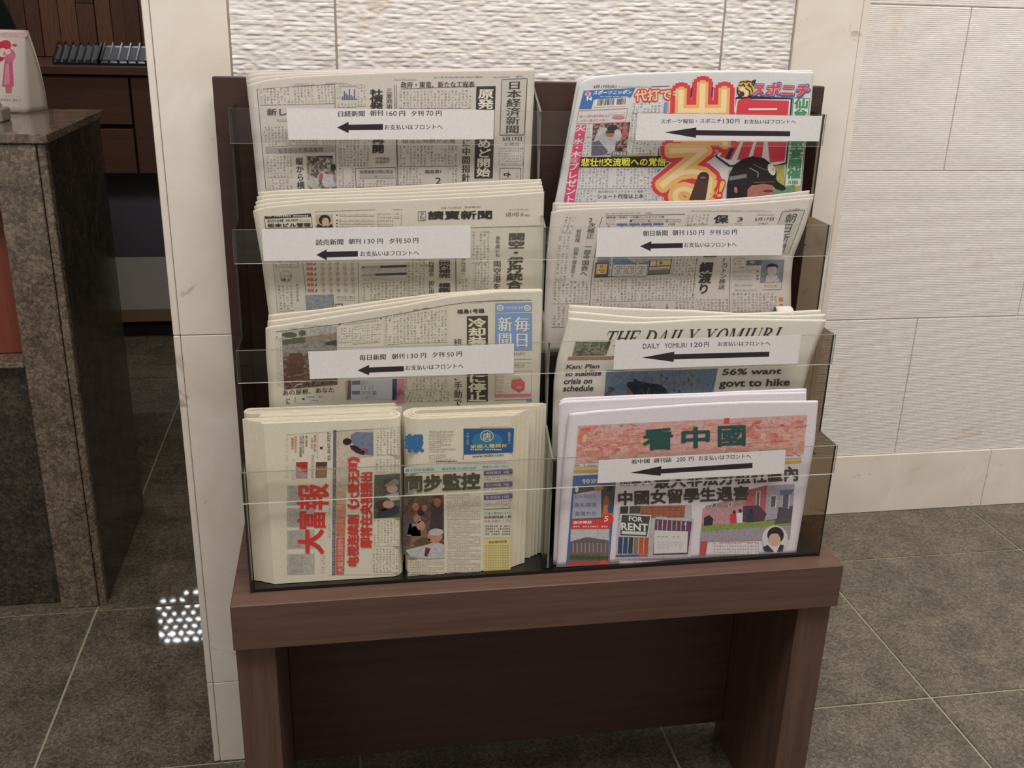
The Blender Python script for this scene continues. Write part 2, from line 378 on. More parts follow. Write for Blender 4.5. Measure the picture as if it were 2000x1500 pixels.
    def serif(s, t, q, col=BLK, layer=2, part='printed_text'):
        x = 0; items = []
        for c in t:
            if c == ' ': x += .55; continue
            wd, ps = SER[c]; items.append((x, ps)); x += wd + .1
        Q = [s.P(p) for p in q]
        for x0, ps in items:
            for p in ps: s.add(part, s._map(np.array([((x0 + a) / x, b) for a, b in p]), Q), [tuple(range(len(p)))], col, layer)
    def body(s, q, pitch=6.7, ch=5.4, vert=True, col=(78, 74, 66), layer=1):
        """a block of small type; pitch between lines and character size in photo pixels"""
        Q = np.array([s.P(p) for p in q])
        wx = (np.hypot(*(Q[1] - Q[0])) + np.hypot(*(Q[2] - Q[3]))) / 2; hy = (np.hypot(*(Q[3] - Q[0])) + np.hypot(*(Q[2] - Q[1]))) / 2
        if layer >= 2:      # small type over a coloured ground: separate dashes
            n = max(1, round((wx if vert else hy) / pitch)); m_ = max(1, round((hy if vert else wx) / ch)); r_ = random.Random(n * 31 + m_)
            for i in range(n):
                for j in range(m_):
                    if r_.random() < .12: continue
                    a0, a1 = (i + .2) / n, (i + .78) / n; c0, c1 = (j + r_.uniform(.0, .2)) / m_, (j + r_.uniform(.65, .9)) / m_
                    uv = [(a0, c0), (a1, c0), (a1, c1), (a0, c1)] if vert else [(c0, a0), (c1, a0), (c1, a1), (c0, a1)]
                    s.add('printed_text', s._map(np.array([(u, 1 - v) for u, v in uv]), Q), [(0, 1, 2, 3)], tuple((np.array(col) * .65 + np.array(s.pap) * .35).astype(int)), layer)
            return
        a = random.randint(0, 900); b_ = random.randint(0, 900)
        if vert: uvs = (a, b_, max(1, round(wx / pitch)), hy / ch, False)
        else: uvs = (a, b_, wx / ch, max(1, round(hy / pitch)), True)
        s.quad(Q, col, layer, 'body_text', uvs, raw=True)
    def bq(s, x0, y0, x1, y1, **k): s.body([(x0, y0), (x1, y0), (x1, y1), (x0, y1)], **k)
    def mosaic(s, q, nx, ny, pal, seed=1, layer=2, part='photo'):
        r = random.Random(seed); Q = [np.array(s.P(p)) for p in q]; pts = {}
        if nx < 30: nx, ny = int(nx * 1.7), int(ny * 1.7)
        for j in range(ny + 1):
            for i in range(nx + 1):
                u = i / nx + (r.uniform(-.35, .35) / nx if 0 < i < nx else 0); v = j / ny + (r.uniform(-.35, .35) / ny if 0 < j < ny else 0)
                pts[i, j] = (1 - v) * ((1 - u) * Q[0] + u * Q[1]) + v * ((1 - u) * Q[3] + u * Q[2])
        for j in range(ny):
            for i in range(nx):
                c = pal(i / max(1, nx - 1), j / max(1, ny - 1), r) if callable(pal) else r.choice(pal)
                s.add(part, [pts[i, j], pts[i + 1, j], pts[i + 1, j + 1], pts[i, j + 1]], [(0, 1, 2, 3)], c, layer)
    def build(s, parent):
        for part, g in s.g.items():
            V = onsurf(g['V'], s.F, s.eps + np.array(g['L']) * s.step)
            mat = {'body_text': bodymat('small_type', s.pap), 'photo': INKP}.get(part, INK)
            o = mesh_obj(part, V, g['F'], mat, parent); me = o.data
            cl = np.array([list(lin(c)) + [1] for c in g['C']]); ln = np.zeros(len(me.polygons), int); me.polygons.foreach_get('loop_total', ln)
            at = me.color_attributes.new('ink', 'FLOAT_COLOR', 'CORNER'); at.data.foreach_set('color', np.repeat(cl, ln, axis=0).ravel())
            if part == 'body_text':
                o['kind'] = 'stuff'
                uv = me.uv_layers.new(name='grid'); li = np.zeros(len(me.loops), int); me.loops.foreach_get('vertex_index', li)
                uv.data.foreach_set('uv', np.array(g['U'], float)[li].ravel())
# ------------------------------------------------------------------ floor
fl = MB().box(-4.2, 5.2, -1.4, 5.6, -.06, -.003).build('floor', GROUT); tag(fl, kind='structure')
ys = [-1.18, -.62, -.07, .475, 1.03, 1.583, 2.14, 2.655, 3.2, 3.75, 4.3, 4.85, 5.4]
for i in range(-6, 8):
    for j in range(len(ys) - 1):
        x0, x1 = .6 * i, .6 * i + .6; y0, y1 = ys[j], ys[j + 1]
        hx, hy = .2975, (y1 - y0) / 2 - .0025
        z = random.uniform(-.0006, .0)
        MB().box(-hx, hx, -hy, hy, -.02, 0, bev=.0012).build('tile', FLOOR, fl, loc=((x0 + x1) / 2, (y0 + y1) / 2, z))
# ceiling slab above the area lights
ce = MB().box(-4.2, 5.2, -1.4, 5.6, 3.5, 3.56).build('ceiling', plain('ceiling_paint', (214, 206, 196), .9)); tag(ce, kind='structure')
# ------------------------------------------------------------------ right wall, further back than the pier
WY = 2.398
wr = MB().box(.84, 5.2, WY + .003, WY + .2, 0, 3.5).build('wall_right', JOINT); tag(wr, kind='structure')
def stone(parent, x0, x1, z0, z1, y, mat, t=.012, bev=.0012, name='stone'):
    g = .0011; return MB().box(x0 + g, x1 - g, y, y + t, z0 + g, z1 - g, bev=bev).build(name, mat, parent)
zc = [.1815, .5855, .9835, 1.3805, 1.78, 2.18, 2.58, 2.98, 3.38, 3.5]
for k in range(len(zc) - 1):
    off = .242 if k % 2 else -.06
    x = .84 + (off if off > 0 else .6 + off) - (.0 if off > 0 else 0)
    # joints at 1.24/1.84 (odd courses) or 1.54/2.14 (even courses)
    js = [.84] + [v for v in np.arange(.94 if k % 2 == 0 else 1.24, 5.1, .6)] + [5.2]
    for a, b_ in zip(js[:-1], js[1:]): stone(wr, a, b_, zc[k], zc[k + 1], WY, SPLIT)
bb = MB().box(.84, 5.2, WY + .002, WY + .02, 0, .18).build('baseboard_right', JOINT); tag(bb, kind='structure')
js = [.84] + list(np.arange(1.244, 5.1, .6)) + [5.2]
for a, b_ in zip(js[:-1], js[1:]): MB().box(a + .0007, b_ - .0007, WY - .006, WY + .004, 0, .1815, bev=.001).build('skirting_stone', MARBLE, bb)
# ------------------------------------------------------------------ pier behind the stand
PY = 1.585
pr = MB().box(-.262, .832, PY + .008, 2.44, 0, 3.5).build('wall_center', JOINT); tag(pr, kind='structure')
def ridged(parent, x0, x1, z0, z1, y, seed):
    """split-faced limestone: real ridges, broken up along their length"""
    g = .0018; x0 += g; x1 -= g; z0 += g; z1 -= g; rng = np.random.RandomState(seed)
    nx = max(2, int((x1 - x0) / .004)); nz = max(2, int((z1 - z0) / .0012))
    X = np.linspace(x0, x1, nx + 1); Z = np.linspace(z0, z1, nz + 1); XX, ZZ = np.meshgrid(X, Z)
    pitch = .0068
    def sm(sx, sz, amp):
        a = rng.rand(int((x1 - x0) / sx) + 4, int((z1 - z0) / sz) + 4); u = (XX - x0) / sx; v = (ZZ - z0) / sz
        i = u.astype(int); j = v.astype(int); fu = u - i; fv = v - j
        return amp * ((a[i, j] * (1 - fu) + a[i + 1, j] * fu) * (1 - fv) + (a[i, j + 1] * (1 - fu) + a[i + 1, j + 1] * fu) * fv - .5)
    ph = ZZ / pitch + sm(.022, .0068, .4) + sm(.25, .1, .1)
    row = np.floor(ph).astype(int); row -= row.min()
    brk = rng.rand(row.max() + 2, int((x1 - x0) / .009) + 4); bi = (XX - x0) / .009 + (row % 3) * .4; i0 = np.clip(bi.astype(int), 0, brk.shape[1] - 2)
    amp = -.15 + 1.25 * (brk[row, i0] * (1 - (bi - i0)) + brk[row, i0 + 1] * (bi - i0))
    h = np.abs(np.sin(math.pi * ph)) ** .8 * amp * .0014 + sm(.006, .003, .0010) + sm(.015, .007, .0010)
    Y = y - h
    V = np.stack([XX, Y, ZZ], -1).reshape(-1, 3); W = nx + 1
    jj, ii = np.mgrid[0:nz, 0:nx]; a = (jj * W + ii).ravel(); F = np.stack([a, a + 1, a + W + 1, a + W], 1)
    n = len(V); rim = [(x0, y + .012, z0), (x1, y + .012, z0), (x1, y + .012, z1), (x0, y + .012, z1)]
    V = np.vstack([V, rim]); cs = [0, nx, nz * W + nx, nz * W]
    me = bpy.data.meshes.new('stone'); F2 = [tuple(f) for f in F.tolist()] + [(n, n + 1, cs[1], cs[0]), (n + 1, n + 2, cs[2], cs[1]), (n + 2, n + 3, cs[3], cs[2]), (n + 3, n, cs[0], cs[3])]
    me.from_pydata(V.tolist(), [], F2); me.materials.append(SPLIT_C); o = bpy.data.objects.new('stone', me); return link(o, parent)
sd = 1
for (a, b_) in ((-.153, 0), (0, .6), (.6, .717)):
    for k, (z0, z1) in enumerate(((.9835, 1.3805), (1.3805, 1.78))):
        sd += 1
        if a == -.153 or k == 0 or True: ridged(pr, a, b_, z0, z1, PY + .004, sd)
    for z0, z1 in ((0, .1815), (.1815, .5855), (.5855, .9835), (1.78, 2.18), (2.18, 2.58), (2.58, 3.5)): stone(pr, a, b_, z0, z1, PY, SPLIT_C)
for z0, z1 in ((0, .177), (.177, .843), (.843, 1.62), (1.62, 2.22), (2.22, 3.5)):
    MB().box(-.2605, -.1545, PY, PY + .03, z0 + .0006, z1 - .0006, bev=.0008).build('border_stone', MARBLE, pr)
    MB().box(-.272, -.2615, PY + .0005, 2.44, z0 + .0006, z1 - .0006, bev=.0012).build('corner_stone', MARBLE, pr)
for z0, z1 in ((0, .6), (.6, 1.62), (1.62, 3.5)):
    MB().box(.7185, .8285, PY, PY + .03, z0 + .0005, z1 - .0005, bev=.0008).build('border_stone', MARBLE, pr)
    MB().box(.8295, .842, PY + .0005, 2.44, z0 + .0005, z1 - .0005, bev=.0012).build('corner_stone', MARBLE, pr)
# ------------------------------------------------------------------ room behind the counter
BY = 4.92
wb = MB().box(-4.2, .9, BY, BY + .2, 0, 3.5).build('wall_back', plain('dark_backing', (40, 30, 26), .8)); tag(wb, kind='structure')
wl = MB().box(-4.2, -4.0, -1.4, BY, 0, 3.5).build('wall_left', plain('dark_wall_paint', (70, 56, 48), .8)); tag(wl, kind='structure')
r = random.Random(4); x = -2.6
while x < .2:
    wd = r.choice([.055, .06, .066, .075]); z = 1.105
    while z < 2.5:
        h = r.choice([.16, .24, .33, .45]) if z > 1.11 else r.uniform(.1, .42)
        t = r.choice([.012, .018, .024, .03])
        MB().box(-wd / 2 + .0012, wd / 2 - .0012, -t, 0, 0, h - .0025, bev=.001).build('plank', PLANK, wb, loc=(x + wd / 2, BY, z)); z += h
    x += wd
# back counter with wooden drawers over an open base
bc = empty('back_counter', 'long low dark wood back counter with drawers under its top, behind the stone reception desk', 'counter', loc=(-1.3, 4.5, 0))
def pt(mb, name, mat, par, **k):
    o = mb.build(name, mat, None, **k); o.parent = par; o.matrix_parent_inverse = Matrix.Translation(-par.location); return o
pt(MB().box(-3.0, -.2, 4.24, BY - .001, 1.072, 1.103, bev=.002), 'worktop', WOOD_CAB, bc)
pt(MB().box(-3.0, -.2, 4.30, BY - .001, .69, 1.071), 'carcass', WOOD_BACK, bc)
for x0, x1 in ((-3.0, -2.42), (-2.415, -1.615), (-1.61, -.806), (-.8, -.2)):
    if x0 == -.8: pt(MB().box(x0 + .002, x1 - .002, 4.262, 4.30, .692, 1.066, bev=.0015), 'door', WOOD_CAB, bc)
    else:
        pt(MB().box(x0 + .002, x1 - .002, 4.262, 4.30, .884, 1.066, bev=.0015), 'drawer', WOOD_CAB, bc)
        pt(MB().box(x0 + .002, x1 - .002, 4.262, 4.30, .692, .866, bev=.0015), 'drawer', WOOD_CAB, bc)
pt(MB().box(-3.0, -.2, 4.252, 4.28, .073, .125), 'base_rail', plain('rail_brown', (120, 100, 78), .6), bc)
pt(MB().box(-3.0, -.2, 4.285, 4.30, 0, .073), 'toe_kick', plain('kick_black', (20, 18, 17), .6), bc)
pt(MB().box(-3.0, -.2, 4.262, 4.275, .125, .345), 'base_panel', plain('base_grey', (165, 162, 158), .5), bc)
pt(MB().box(-3.0, -.2, 4.45, 4.46, .30, .69), 'rear_panel', plain('rear_slate', (96, 96, 104), .6), bc)
# two black card trays on it
TB = plain('tray_black', (28, 30, 34), .25); TC = plain('tray_card', (78, 80, 86), .6)
def tray(x0, wd, label):
    t = empty('card_tray', label, 'tray', 'black slotted trays on the back counter', loc=(x0 + wd / 2, 4.36, 1.103))
    prof = [(4.31, 1.1035), (4.31, 1.113), (4.43, 1.173), (4.445, 1.173), (4.445, 1.1035)]
    pt(MB().prism_x(prof, x0, x0 + wd), 'tray_base', TB, t)
    n = 6; p = wd / n
    for i in range(n + 1):
        xx = x0 + min(max(i * p, .003), wd - .003)
        pt(MB().prism_x([(4.312, 1.112), (4.312, 1.125), (4.43, 1.186), (4.44, 1.186), (4.44, 1.17)], xx - .003, xx + .003), 'divider', TB, t)
    for i in range(n):
        a, b_ = x0 + i * p + .006, x0 + (i + 1) * p - .006
        pt(MB().prism_x([(4.326, 1.1215), (4.326, 1.1235), (4.416, 1.168), (4.416, 1.166)], a, b_), 'card', TC, t)
tray(-1.09, .168, 'black slotted tray of six pale cards, the one further from the cream pillar')
tray(-.915, .205, 'black slotted tray of pale cards half hidden behind the cream pillar')
# reception desk of polished granite
ct = empty('reception_desk', 'polished brown granite reception desk with a stepped front and a red wood panel', 'desk', loc=(-.9, 2.4, 0))
pt(MB().box(-2.6, -.5725, 2.150, 2.675, 1.071, 1.0895, bev=.002), 'countertop', COUNTER, ct)
pt(MB().box(-.681, -.598, 2.157, 2.66, 0, 1.0695, bev=.002), 'end_pillar', COUNTER, ct)
pt(MB().box(-.5965, -.5805, 2.160, 2.182, 0, 1.0695, bev=.002), 'corner_strip', COUNTER, ct)
pt(MB().box(-.5965, -.58, 2.183, 2.66, 0, 1.0695, bev=.002), 'side_slab', COUNTER_SHADE, ct)
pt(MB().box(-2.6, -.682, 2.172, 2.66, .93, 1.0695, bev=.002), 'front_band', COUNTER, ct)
pt(MB().box(-2.6, -.682, 2.185, 2.66, 0, .60, bev=.002), 'base_block', COUNTER_SHADE, ct)
pt(MB().box(-2.6, -.682, 2.162, 2.30, .596, .611, bev=.004), 'ledge', COUNTER, ct)
pt(MB().box(-2.6, -.682, 2.235, 2.66, .611, .93), 'core', WOOD_BACK, ct)
RW = wood('red_wood', (112, 58, 44), (140, 76, 58), (40, 40, 2), .4)
for i in range(12): pt(MB().box(-.684 - .16 * (i + 1) + .0015, -.684 - .16 * i - .0015, 2.222, 2.235, .613, .928, bev=.001), 'panel', RW, ct)
# tent calendar on the desk
cal = empty('tent_calendar', 'white tent-shaped desk calendar showing a woman in pink kimono on the granite desk', 'calendar', loc=(-.74, 2.6, 1.0895))
CARD = plain('white_card', (226, 216, 206), .35); CARDB = plain('card_inner', (200, 190, 176), .7)
z0, z1 = 1.0897, 1.272
FL = lambda v: 2.566 + .040 * v ** 1.6         # front sheet leans back, curving
BK = lambda v: 2.640 - .034 * v ** 2.0
xr = lambda v: -.7225 + .012 * v              # right edge
nv = 14; V = []; F = []
for k, (fn, xe, xa) in enumerate(((FL, xr, -.93), (BK, lambda v: -.6915 - .012 * v ** 2.2, -.90))):
    n = len(V)
    for j in range(nv + 1):
        v = j / nv
        V += [(xa, fn(v), z0 + (z1 - z0) * v), (xe(v), fn(v), z0 + (z1 - z0) * v)]
    F += [(n + 2 * j, n + 2 * j + 1, n + 2 * j + 3, n + 2 * j + 2) for j in range(nv)]
o = mesh_obj('front_sheet', V[:2 * nv + 2], F[:nv], CARD, None, True); pm = o.modifiers.new('s', 'SOLIDIFY'); pm.thickness = .0012; pm.offset = 0
o.parent = cal; o.matrix_parent_inverse = Matrix.Translation(-cal.location)
# the side flap, the pale curved face turned to the right
Vf = []; Ff = []
for j in range(nv + 1):
    v = j / nv; z = z0 + (z1 - z0) * v
    a = np.array([xr(v), FL(v), z]); b_ = np.array([-.6915 - .019 * v ** 2.2, 2.640 - .034 * v ** 2.0, z])
    for q in range(5): Vf.append(a + (b_ - a) * q / 4)
for j in range(nv):
    for q in range(4): Ff.append((j * 5 + q, j * 5 + q + 1, j * 5 + q + 6, j * 5 + q + 5))
o = mesh_obj('side_flap', Vf, Ff, CARDB, None, True); o.parent = cal; o.matrix_parent_inverse = Matrix.Translation(-cal.location)
pm = o.modifiers.new('s', 'SOLIDIFY'); pm.thickness = .001
o = mesh_obj('rear_sheet', V[2 * nv + 2:], [(a - 2 * nv - 2, b2 - 2 * nv - 2, c2 - 2 * nv - 2, d2 - 2 * nv - 2) for a, b2, c2, d2 in F[nv:]], CARDB, None, True)
o.parent = cal; o.matrix_parent_inverse = Matrix.Translation(-cal.location)
Fcal = lambda x, z: 2.566 + .040 * np.clip((z - z0) / (z1 - z0), 0, 1.2) ** 1.6
p = Print(Fcal, (226, 216, 206), .0009, .0002).use(0, 0, 5.5556)
p.rect(0, 352, 290, 400, (226, 186, 190), 1, 'photo')
p.ell(60, 490, 62, 55, (214, 60, 76), 1, 'photo'); p.ell(0, 560, 60, 110, (206, 50, 70), 1, 'photo')
p.ell(28, 570, 45, 50, (238, 214, 206), 2, 'photo'); p.ell(100, 600, 66, 74, (220, 120, 150), 2, 'photo'); p.ell(85, 560, 32, 30, (236, 214, 190), 3, 'photo')
p.poly([(50, 660), (135, 660), (150, 925), (120, 950), (22, 935), (45, 700)], (216, 96, 140), 2, 'photo')
p.poly([(62, 690), (100, 690), (105, 920), (40, 920)], (226, 150, 160), 3, 'photo')
p.poly([(55, 935), (130, 935), (125, 1010), (65, 1010)], (205, 120, 130), 2, 'photo'); p.ell(160, 490, 26, 14, (210, 70, 90), 3, 'photo')
p.T('JAPAN 2011', (-40, 1068), (228, 1072), 38, (150, 120, 125), 0); p.bq(10, 1030, 180, 1042, vert=False, pitch=2, ch=2); p.bq(60, 1145, 215, 1165, vert=False, pitch=3, ch=2.5); p.line([(60, 1215), (270, 1230)], .8)
h = empty('calendar_print'); p.build(h)
for c_ in list(h.children): c_.parent = cal; c_.matrix_parent_inverse = Matrix.Translation(-cal.location)
bpy.data.objects.remove(h)
# small folded-paper ornament
orn = empty('paper_ornament', 'small grey box with folded mint green paper on the granite desk', 'ornament', loc=(-.74, 2.38, 1.0895))
pt(MB().box(-.80, -.712, 2.355, 2.42, 1.0897, 1.118, bev=.003), 'ornament_box', plain('grey_card', (150, 138, 124), .6), orn)
pt(MB().prism_x([(2.35, 1.119), (2.385, 1.142), (2.425, 1.119)], -.79, -.728), 'folded_paper', plain('mint_paper', (150, 205, 180), .5), orn)
pt(MB().prism_z([(-.80, 2.30), (-.725, 2.315), (-.765, 2.348)], 1.0897, 1.099), 'paper_wing', plain('mint_paper_light', (170, 215, 195), .5), orn)
# receptionist in a dark suit, mostly outside the frame
def skin_body(name, joints, edges, mat, parent, root=0, sub=2):
    me = bpy.data.meshes.new(name); me.from_pydata([j[:3] for j in joints], edges, []); me.materials.append(mat)
    o = bpy.data.objects.new(name, me); link(o, parent)
    s = o.modifiers.new('skin', 'SKIN'); sv = me.skin_vertices[0].data
    for q, j in zip(sv, joints): q.radius = (j[3], j[4] if len(j) > 4 else j[3])
    sv[root].use_root = True; s.use_smooth_shade = True
    u = o.modifiers.new('sub', 'SUBSURF'); u.levels = sub; u.render_levels = sub
    return o
ps = empty('person', 'person in a black suit jacket standing behind the granite desk beside the wood plank wall', 'person', loc=(-1.16, 3.25, 0))
SK = plain('skin', (206, 160, 132), .5); SUIT = plain('black_suit', (22, 26, 24), .8, .2); HAIR = plain('black_hair', (18, 15, 14), .4)
bj = [(0, 0, .92, .13, .10), (0, 0, 1.08, .115, .09), (0, 0, 1.28, .135, .10), (0, 0, 1.37, .09, .075), (0, -.005, 1.44, .05, .05), (0, -.015, 1.49, .055, .06), (0, -.02, 1.56, .075, .092), (0, -.015, 1.63, .06, .075)]
be = [(0, 1), (1, 2), (2, 3), (3, 4), (4, 5), (5, 6), (6, 7)]
for sx in (-1, 1):
    n = len(bj); bj += [(sx * .15, 0, 1.355, .052), (sx * .205, .02, 1.10, .042), (sx * .15, -.17, .99, .033), (sx * .10, -.25, .985, .024)]
    be += [(3, n), (n, n + 1), (n + 1, n + 2), (n + 2, n + 3)]
    for q in range(4):
        m_ = len(bj); bj += [(sx * (.075 + .018 * q), -.29, .985 - .004 * q, .0095), (sx * (.073 + .019 * q), -.33 + .004 * abs(q - 1), .968, .008)]; be += [(n + 3, m_), (m_, m_ + 1)]
    m_ = len(bj); bj += [(sx * .06, -.27, .98, .010), (sx * .045, -.295, .972, .009)]; be += [(n + 3, m_), (m_, m_ + 1)]
    n = len(bj); bj += [(sx * .09, 0, .86, .082), (sx * .095, -.01, .48, .058), (sx * .095, .02, .09, .04), (sx * .10, -.12, .035, .034)]
    be += [(0, n), (n, n + 1), (n + 1, n + 2), (n + 2, n + 3)]
body = skin_body('body', bj, be, SK, ps)
jk = [(0, .0, .82, .15, .115), (0, 0, 1.08, .135, .105), (0, 0, 1.29, .155, .115), (0, 0, 1.375, .105, .085)]
je = [(0, 1), (1, 2), (2, 3)]
for sx in (-1, 1):
    n = len(jk); jk += [(sx * .165, 0, 1.355, .07), (sx * .228, .02, 1.10, .058), (sx * .165, -.16, .995, .046)]; je += [(3, n), (n, n + 1), (n + 1, n + 2)]
skin_body('jacket', jk, je, SUIT, ps)
tr_ = [(0, 0, .90, .14, .105)]; te = []
for sx in (-1, 1):
    n = len(tr_); tr_ += [(sx * .09, 0, .82, .095), (sx * .095, -.01, .48, .075), (sx * .095, .02, .10, .062)]; te += [(0, n), (n, n + 1), (n + 1, n + 2)]
skin_body('trousers', tr_, te, SUIT, ps)
skin_body('hair', [(0, .015, 1.57, .078, .092), (0, .01, 1.64, .07, .085), (0, .03, 1.53, .06, .05)], [(0, 1), (0, 2)], HAIR, ps)
for sx in (-1, 1):
    mesh_obj('shoe', *(lambda b_: (b_.v, b_.f))(MB().box(sx * .10 - .045, sx * .10 + .045, -.19, .08, 0, .07, bev=.02)), plain('black_leather', (15, 15, 15), .3), ps)
    bm = bmesh.new(); bmesh.ops.create_icosphere(bm, subdivisions=2, radius=.012); me = bpy.data.meshes.new('eye'); bm.to_mesh(me); bm.free(); me.materials.append(HAIR)
    e_ = bpy.data.objects.new('eye', me); e_.location = (sx * .03, -.103, 1.565); link(e_, ps)
ms = MB().box(-.022, .022, -.112, -.09, 1.513, 1.521, bev=.002).build('mouth', plain('lips', (150, 80, 76), .5), ps)
ms = MB().prism_x([(-.10, 1.53), (-.128, 1.535), (-.105, 1.57)], -.011, .011).build('nose', SK, ps)
# crystal wall lamp high on the back wall; the polished floor mirrors it
lp = empty('crystal_lamp', 'glowing crystal lattice wall lamp seen mirrored in the polished floor beside the cream pillar', 'lamp', loc=(-.8, 4.86, 1.62))
em = bpy.data.materials.new('lamp_glow'); em.use_nodes = True; em.node_tree.nodes.clear()
q_ = em.node_tree.nodes.new('ShaderNodeEmission'); q_.inputs[0].default_value = (.92, .96, 1, 1); q_.inputs[1].default_value = 22
em.node_tree.links.new(q_.outputs[0], em.node_tree.nodes.new('ShaderNodeOutputMaterial').inputs[0])
pt(MB().box(-1.075, -.62, 4.868, 4.885, 1.60, 1.95), 'lamp_frame', plain('lamp_metal', (60, 58, 54), .3, metal=1), lp)
r = random.Random(3)
for j in range(8):
    for i in range(9):
        cx = -1.045 + .050 * i + (.025 if j % 2 else 0); cz = 1.635 + .042 * j; sx, sz = r.uniform(.012, .022) * (1.2 if j > 5 else 1), r.uniform(.008, .014) * (1.3 if j > 5 else .95 if j > 2 else .7)
        if j < 3 and r.random() < .45: continue
        k = [(cx - sx, cz + r.uniform(-.005, .005)), (cx + r.uniform(-.007, .007), cz - sz), (cx + sx, cz + r.uniform(-.005, .005)), (cx + r.uniform(-.006, .006), cz + sz)]
        n_ = [(a, 4.866, b_) for a, b_ in k] + [(cx, 4.854, cz)]
        o = mesh_obj('crystal', n_, [(0, 1, 4), (1, 2, 4), (2, 3, 4), (3, 0, 4)], em); o.parent = lp; o.matrix_parent_inverse = Matrix.Translation(-lp.location)
# ------------------------------------------------------------------ the wooden stand
st = empty('newspaper_stand', 'dark brown wooden stand with tall back panel holding the newspaper rack', 'stand', loc=(.29, 1.42, 0))
XL, XR_ = -.1755, .7585
pt(MB().box(XL, XR_, 1.263, 1.560, .4655, .540, bev=.0012), 'table_top', WOOD_H, st)
pt(MB().box(XL - .0015, XR_ + .0015, 1.5415, 1.562, .5405, 1.2425, bev=.001), 'back_panel', WOOD_BACK, st)
pt(MB().box(-.1745, -.1185, 1.278, 1.540, 0, .465, bev=.001), 'leg', WOOD_V, st)
pt(MB().box(.700, .756, 1.278, 1.540, 0, .465, bev=.001), 'leg', WOOD_V, st)
pt(MB().box(-.118, .6995, 1.508, 1.526, .05, .465, bev=.001), 'rear_panel', WOOD_BACK, st)
# ------------------------------------------------------------------ the acrylic rack
rk = empty('acrylic_rack', 'four-tier clear and smoked acrylic newspaper rack standing on the wooden stand', 'rack', loc=(.29, 1.42, .54))
YT = [1.477, 1.414, 1.352, 1.298]; ZT = [1.206, 1.049, .894, .734]; ZF = [1.006, .852, .697, .5465]
prof = [(1.295, .5405), (1.295, .734), (1.349, .734), (1.349, .894), (1.411, .894), (1.411, 1.049), (1.474, 1.049), (1.474, 1.206), (1.5405, 1.206), (1.5405, .5405)]
for xa, xb in ((-.1495, -.1465), (.7295, .7325)): pt(MB().prism_x(prof, xa, xb, 0, 1), 'side_panel', [SMOKE, SMOKE_E], rk)
pt(MB().box(-.1465, .7295, 1.2965, 1.5405, .5405, .5455), 'base_plate', BLACKAC, rk)
for k in range(4):
    mb = MB(); y0, z1_ = YT[k], ZT[k]
    mb.prism_x([(y0 - .0065, z1_ - .048), (y0 - .0035, z1_ - .048), (y0 - .0035, z1_), (y0 - .0065, z1_)], -.1505, .7335, 0)
    o = pt(mb, 'front_strip', [CLEAR, EDGE, EDGE_D], rk)
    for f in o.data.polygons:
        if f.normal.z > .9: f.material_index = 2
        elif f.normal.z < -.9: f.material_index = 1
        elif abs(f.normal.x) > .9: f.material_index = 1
    # centre divider: one clear plate per tier, cut back at its foot
    yb = YT[k - 1] if k else 1.5405
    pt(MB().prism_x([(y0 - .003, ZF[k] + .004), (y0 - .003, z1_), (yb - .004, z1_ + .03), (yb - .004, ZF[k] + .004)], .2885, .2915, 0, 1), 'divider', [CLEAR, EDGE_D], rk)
    if k < 3: pt(MB().box(-.1465, .7295, y0 - .0025, yb - .003, ZF[k] - .004, ZF[k] - .001), 'pocket_floor', SMOKE, rk)
pt(MB().box(.283, .297, 1.300, 1.312, .5455, .563), 'divider_foot', BLACKAC, rk)
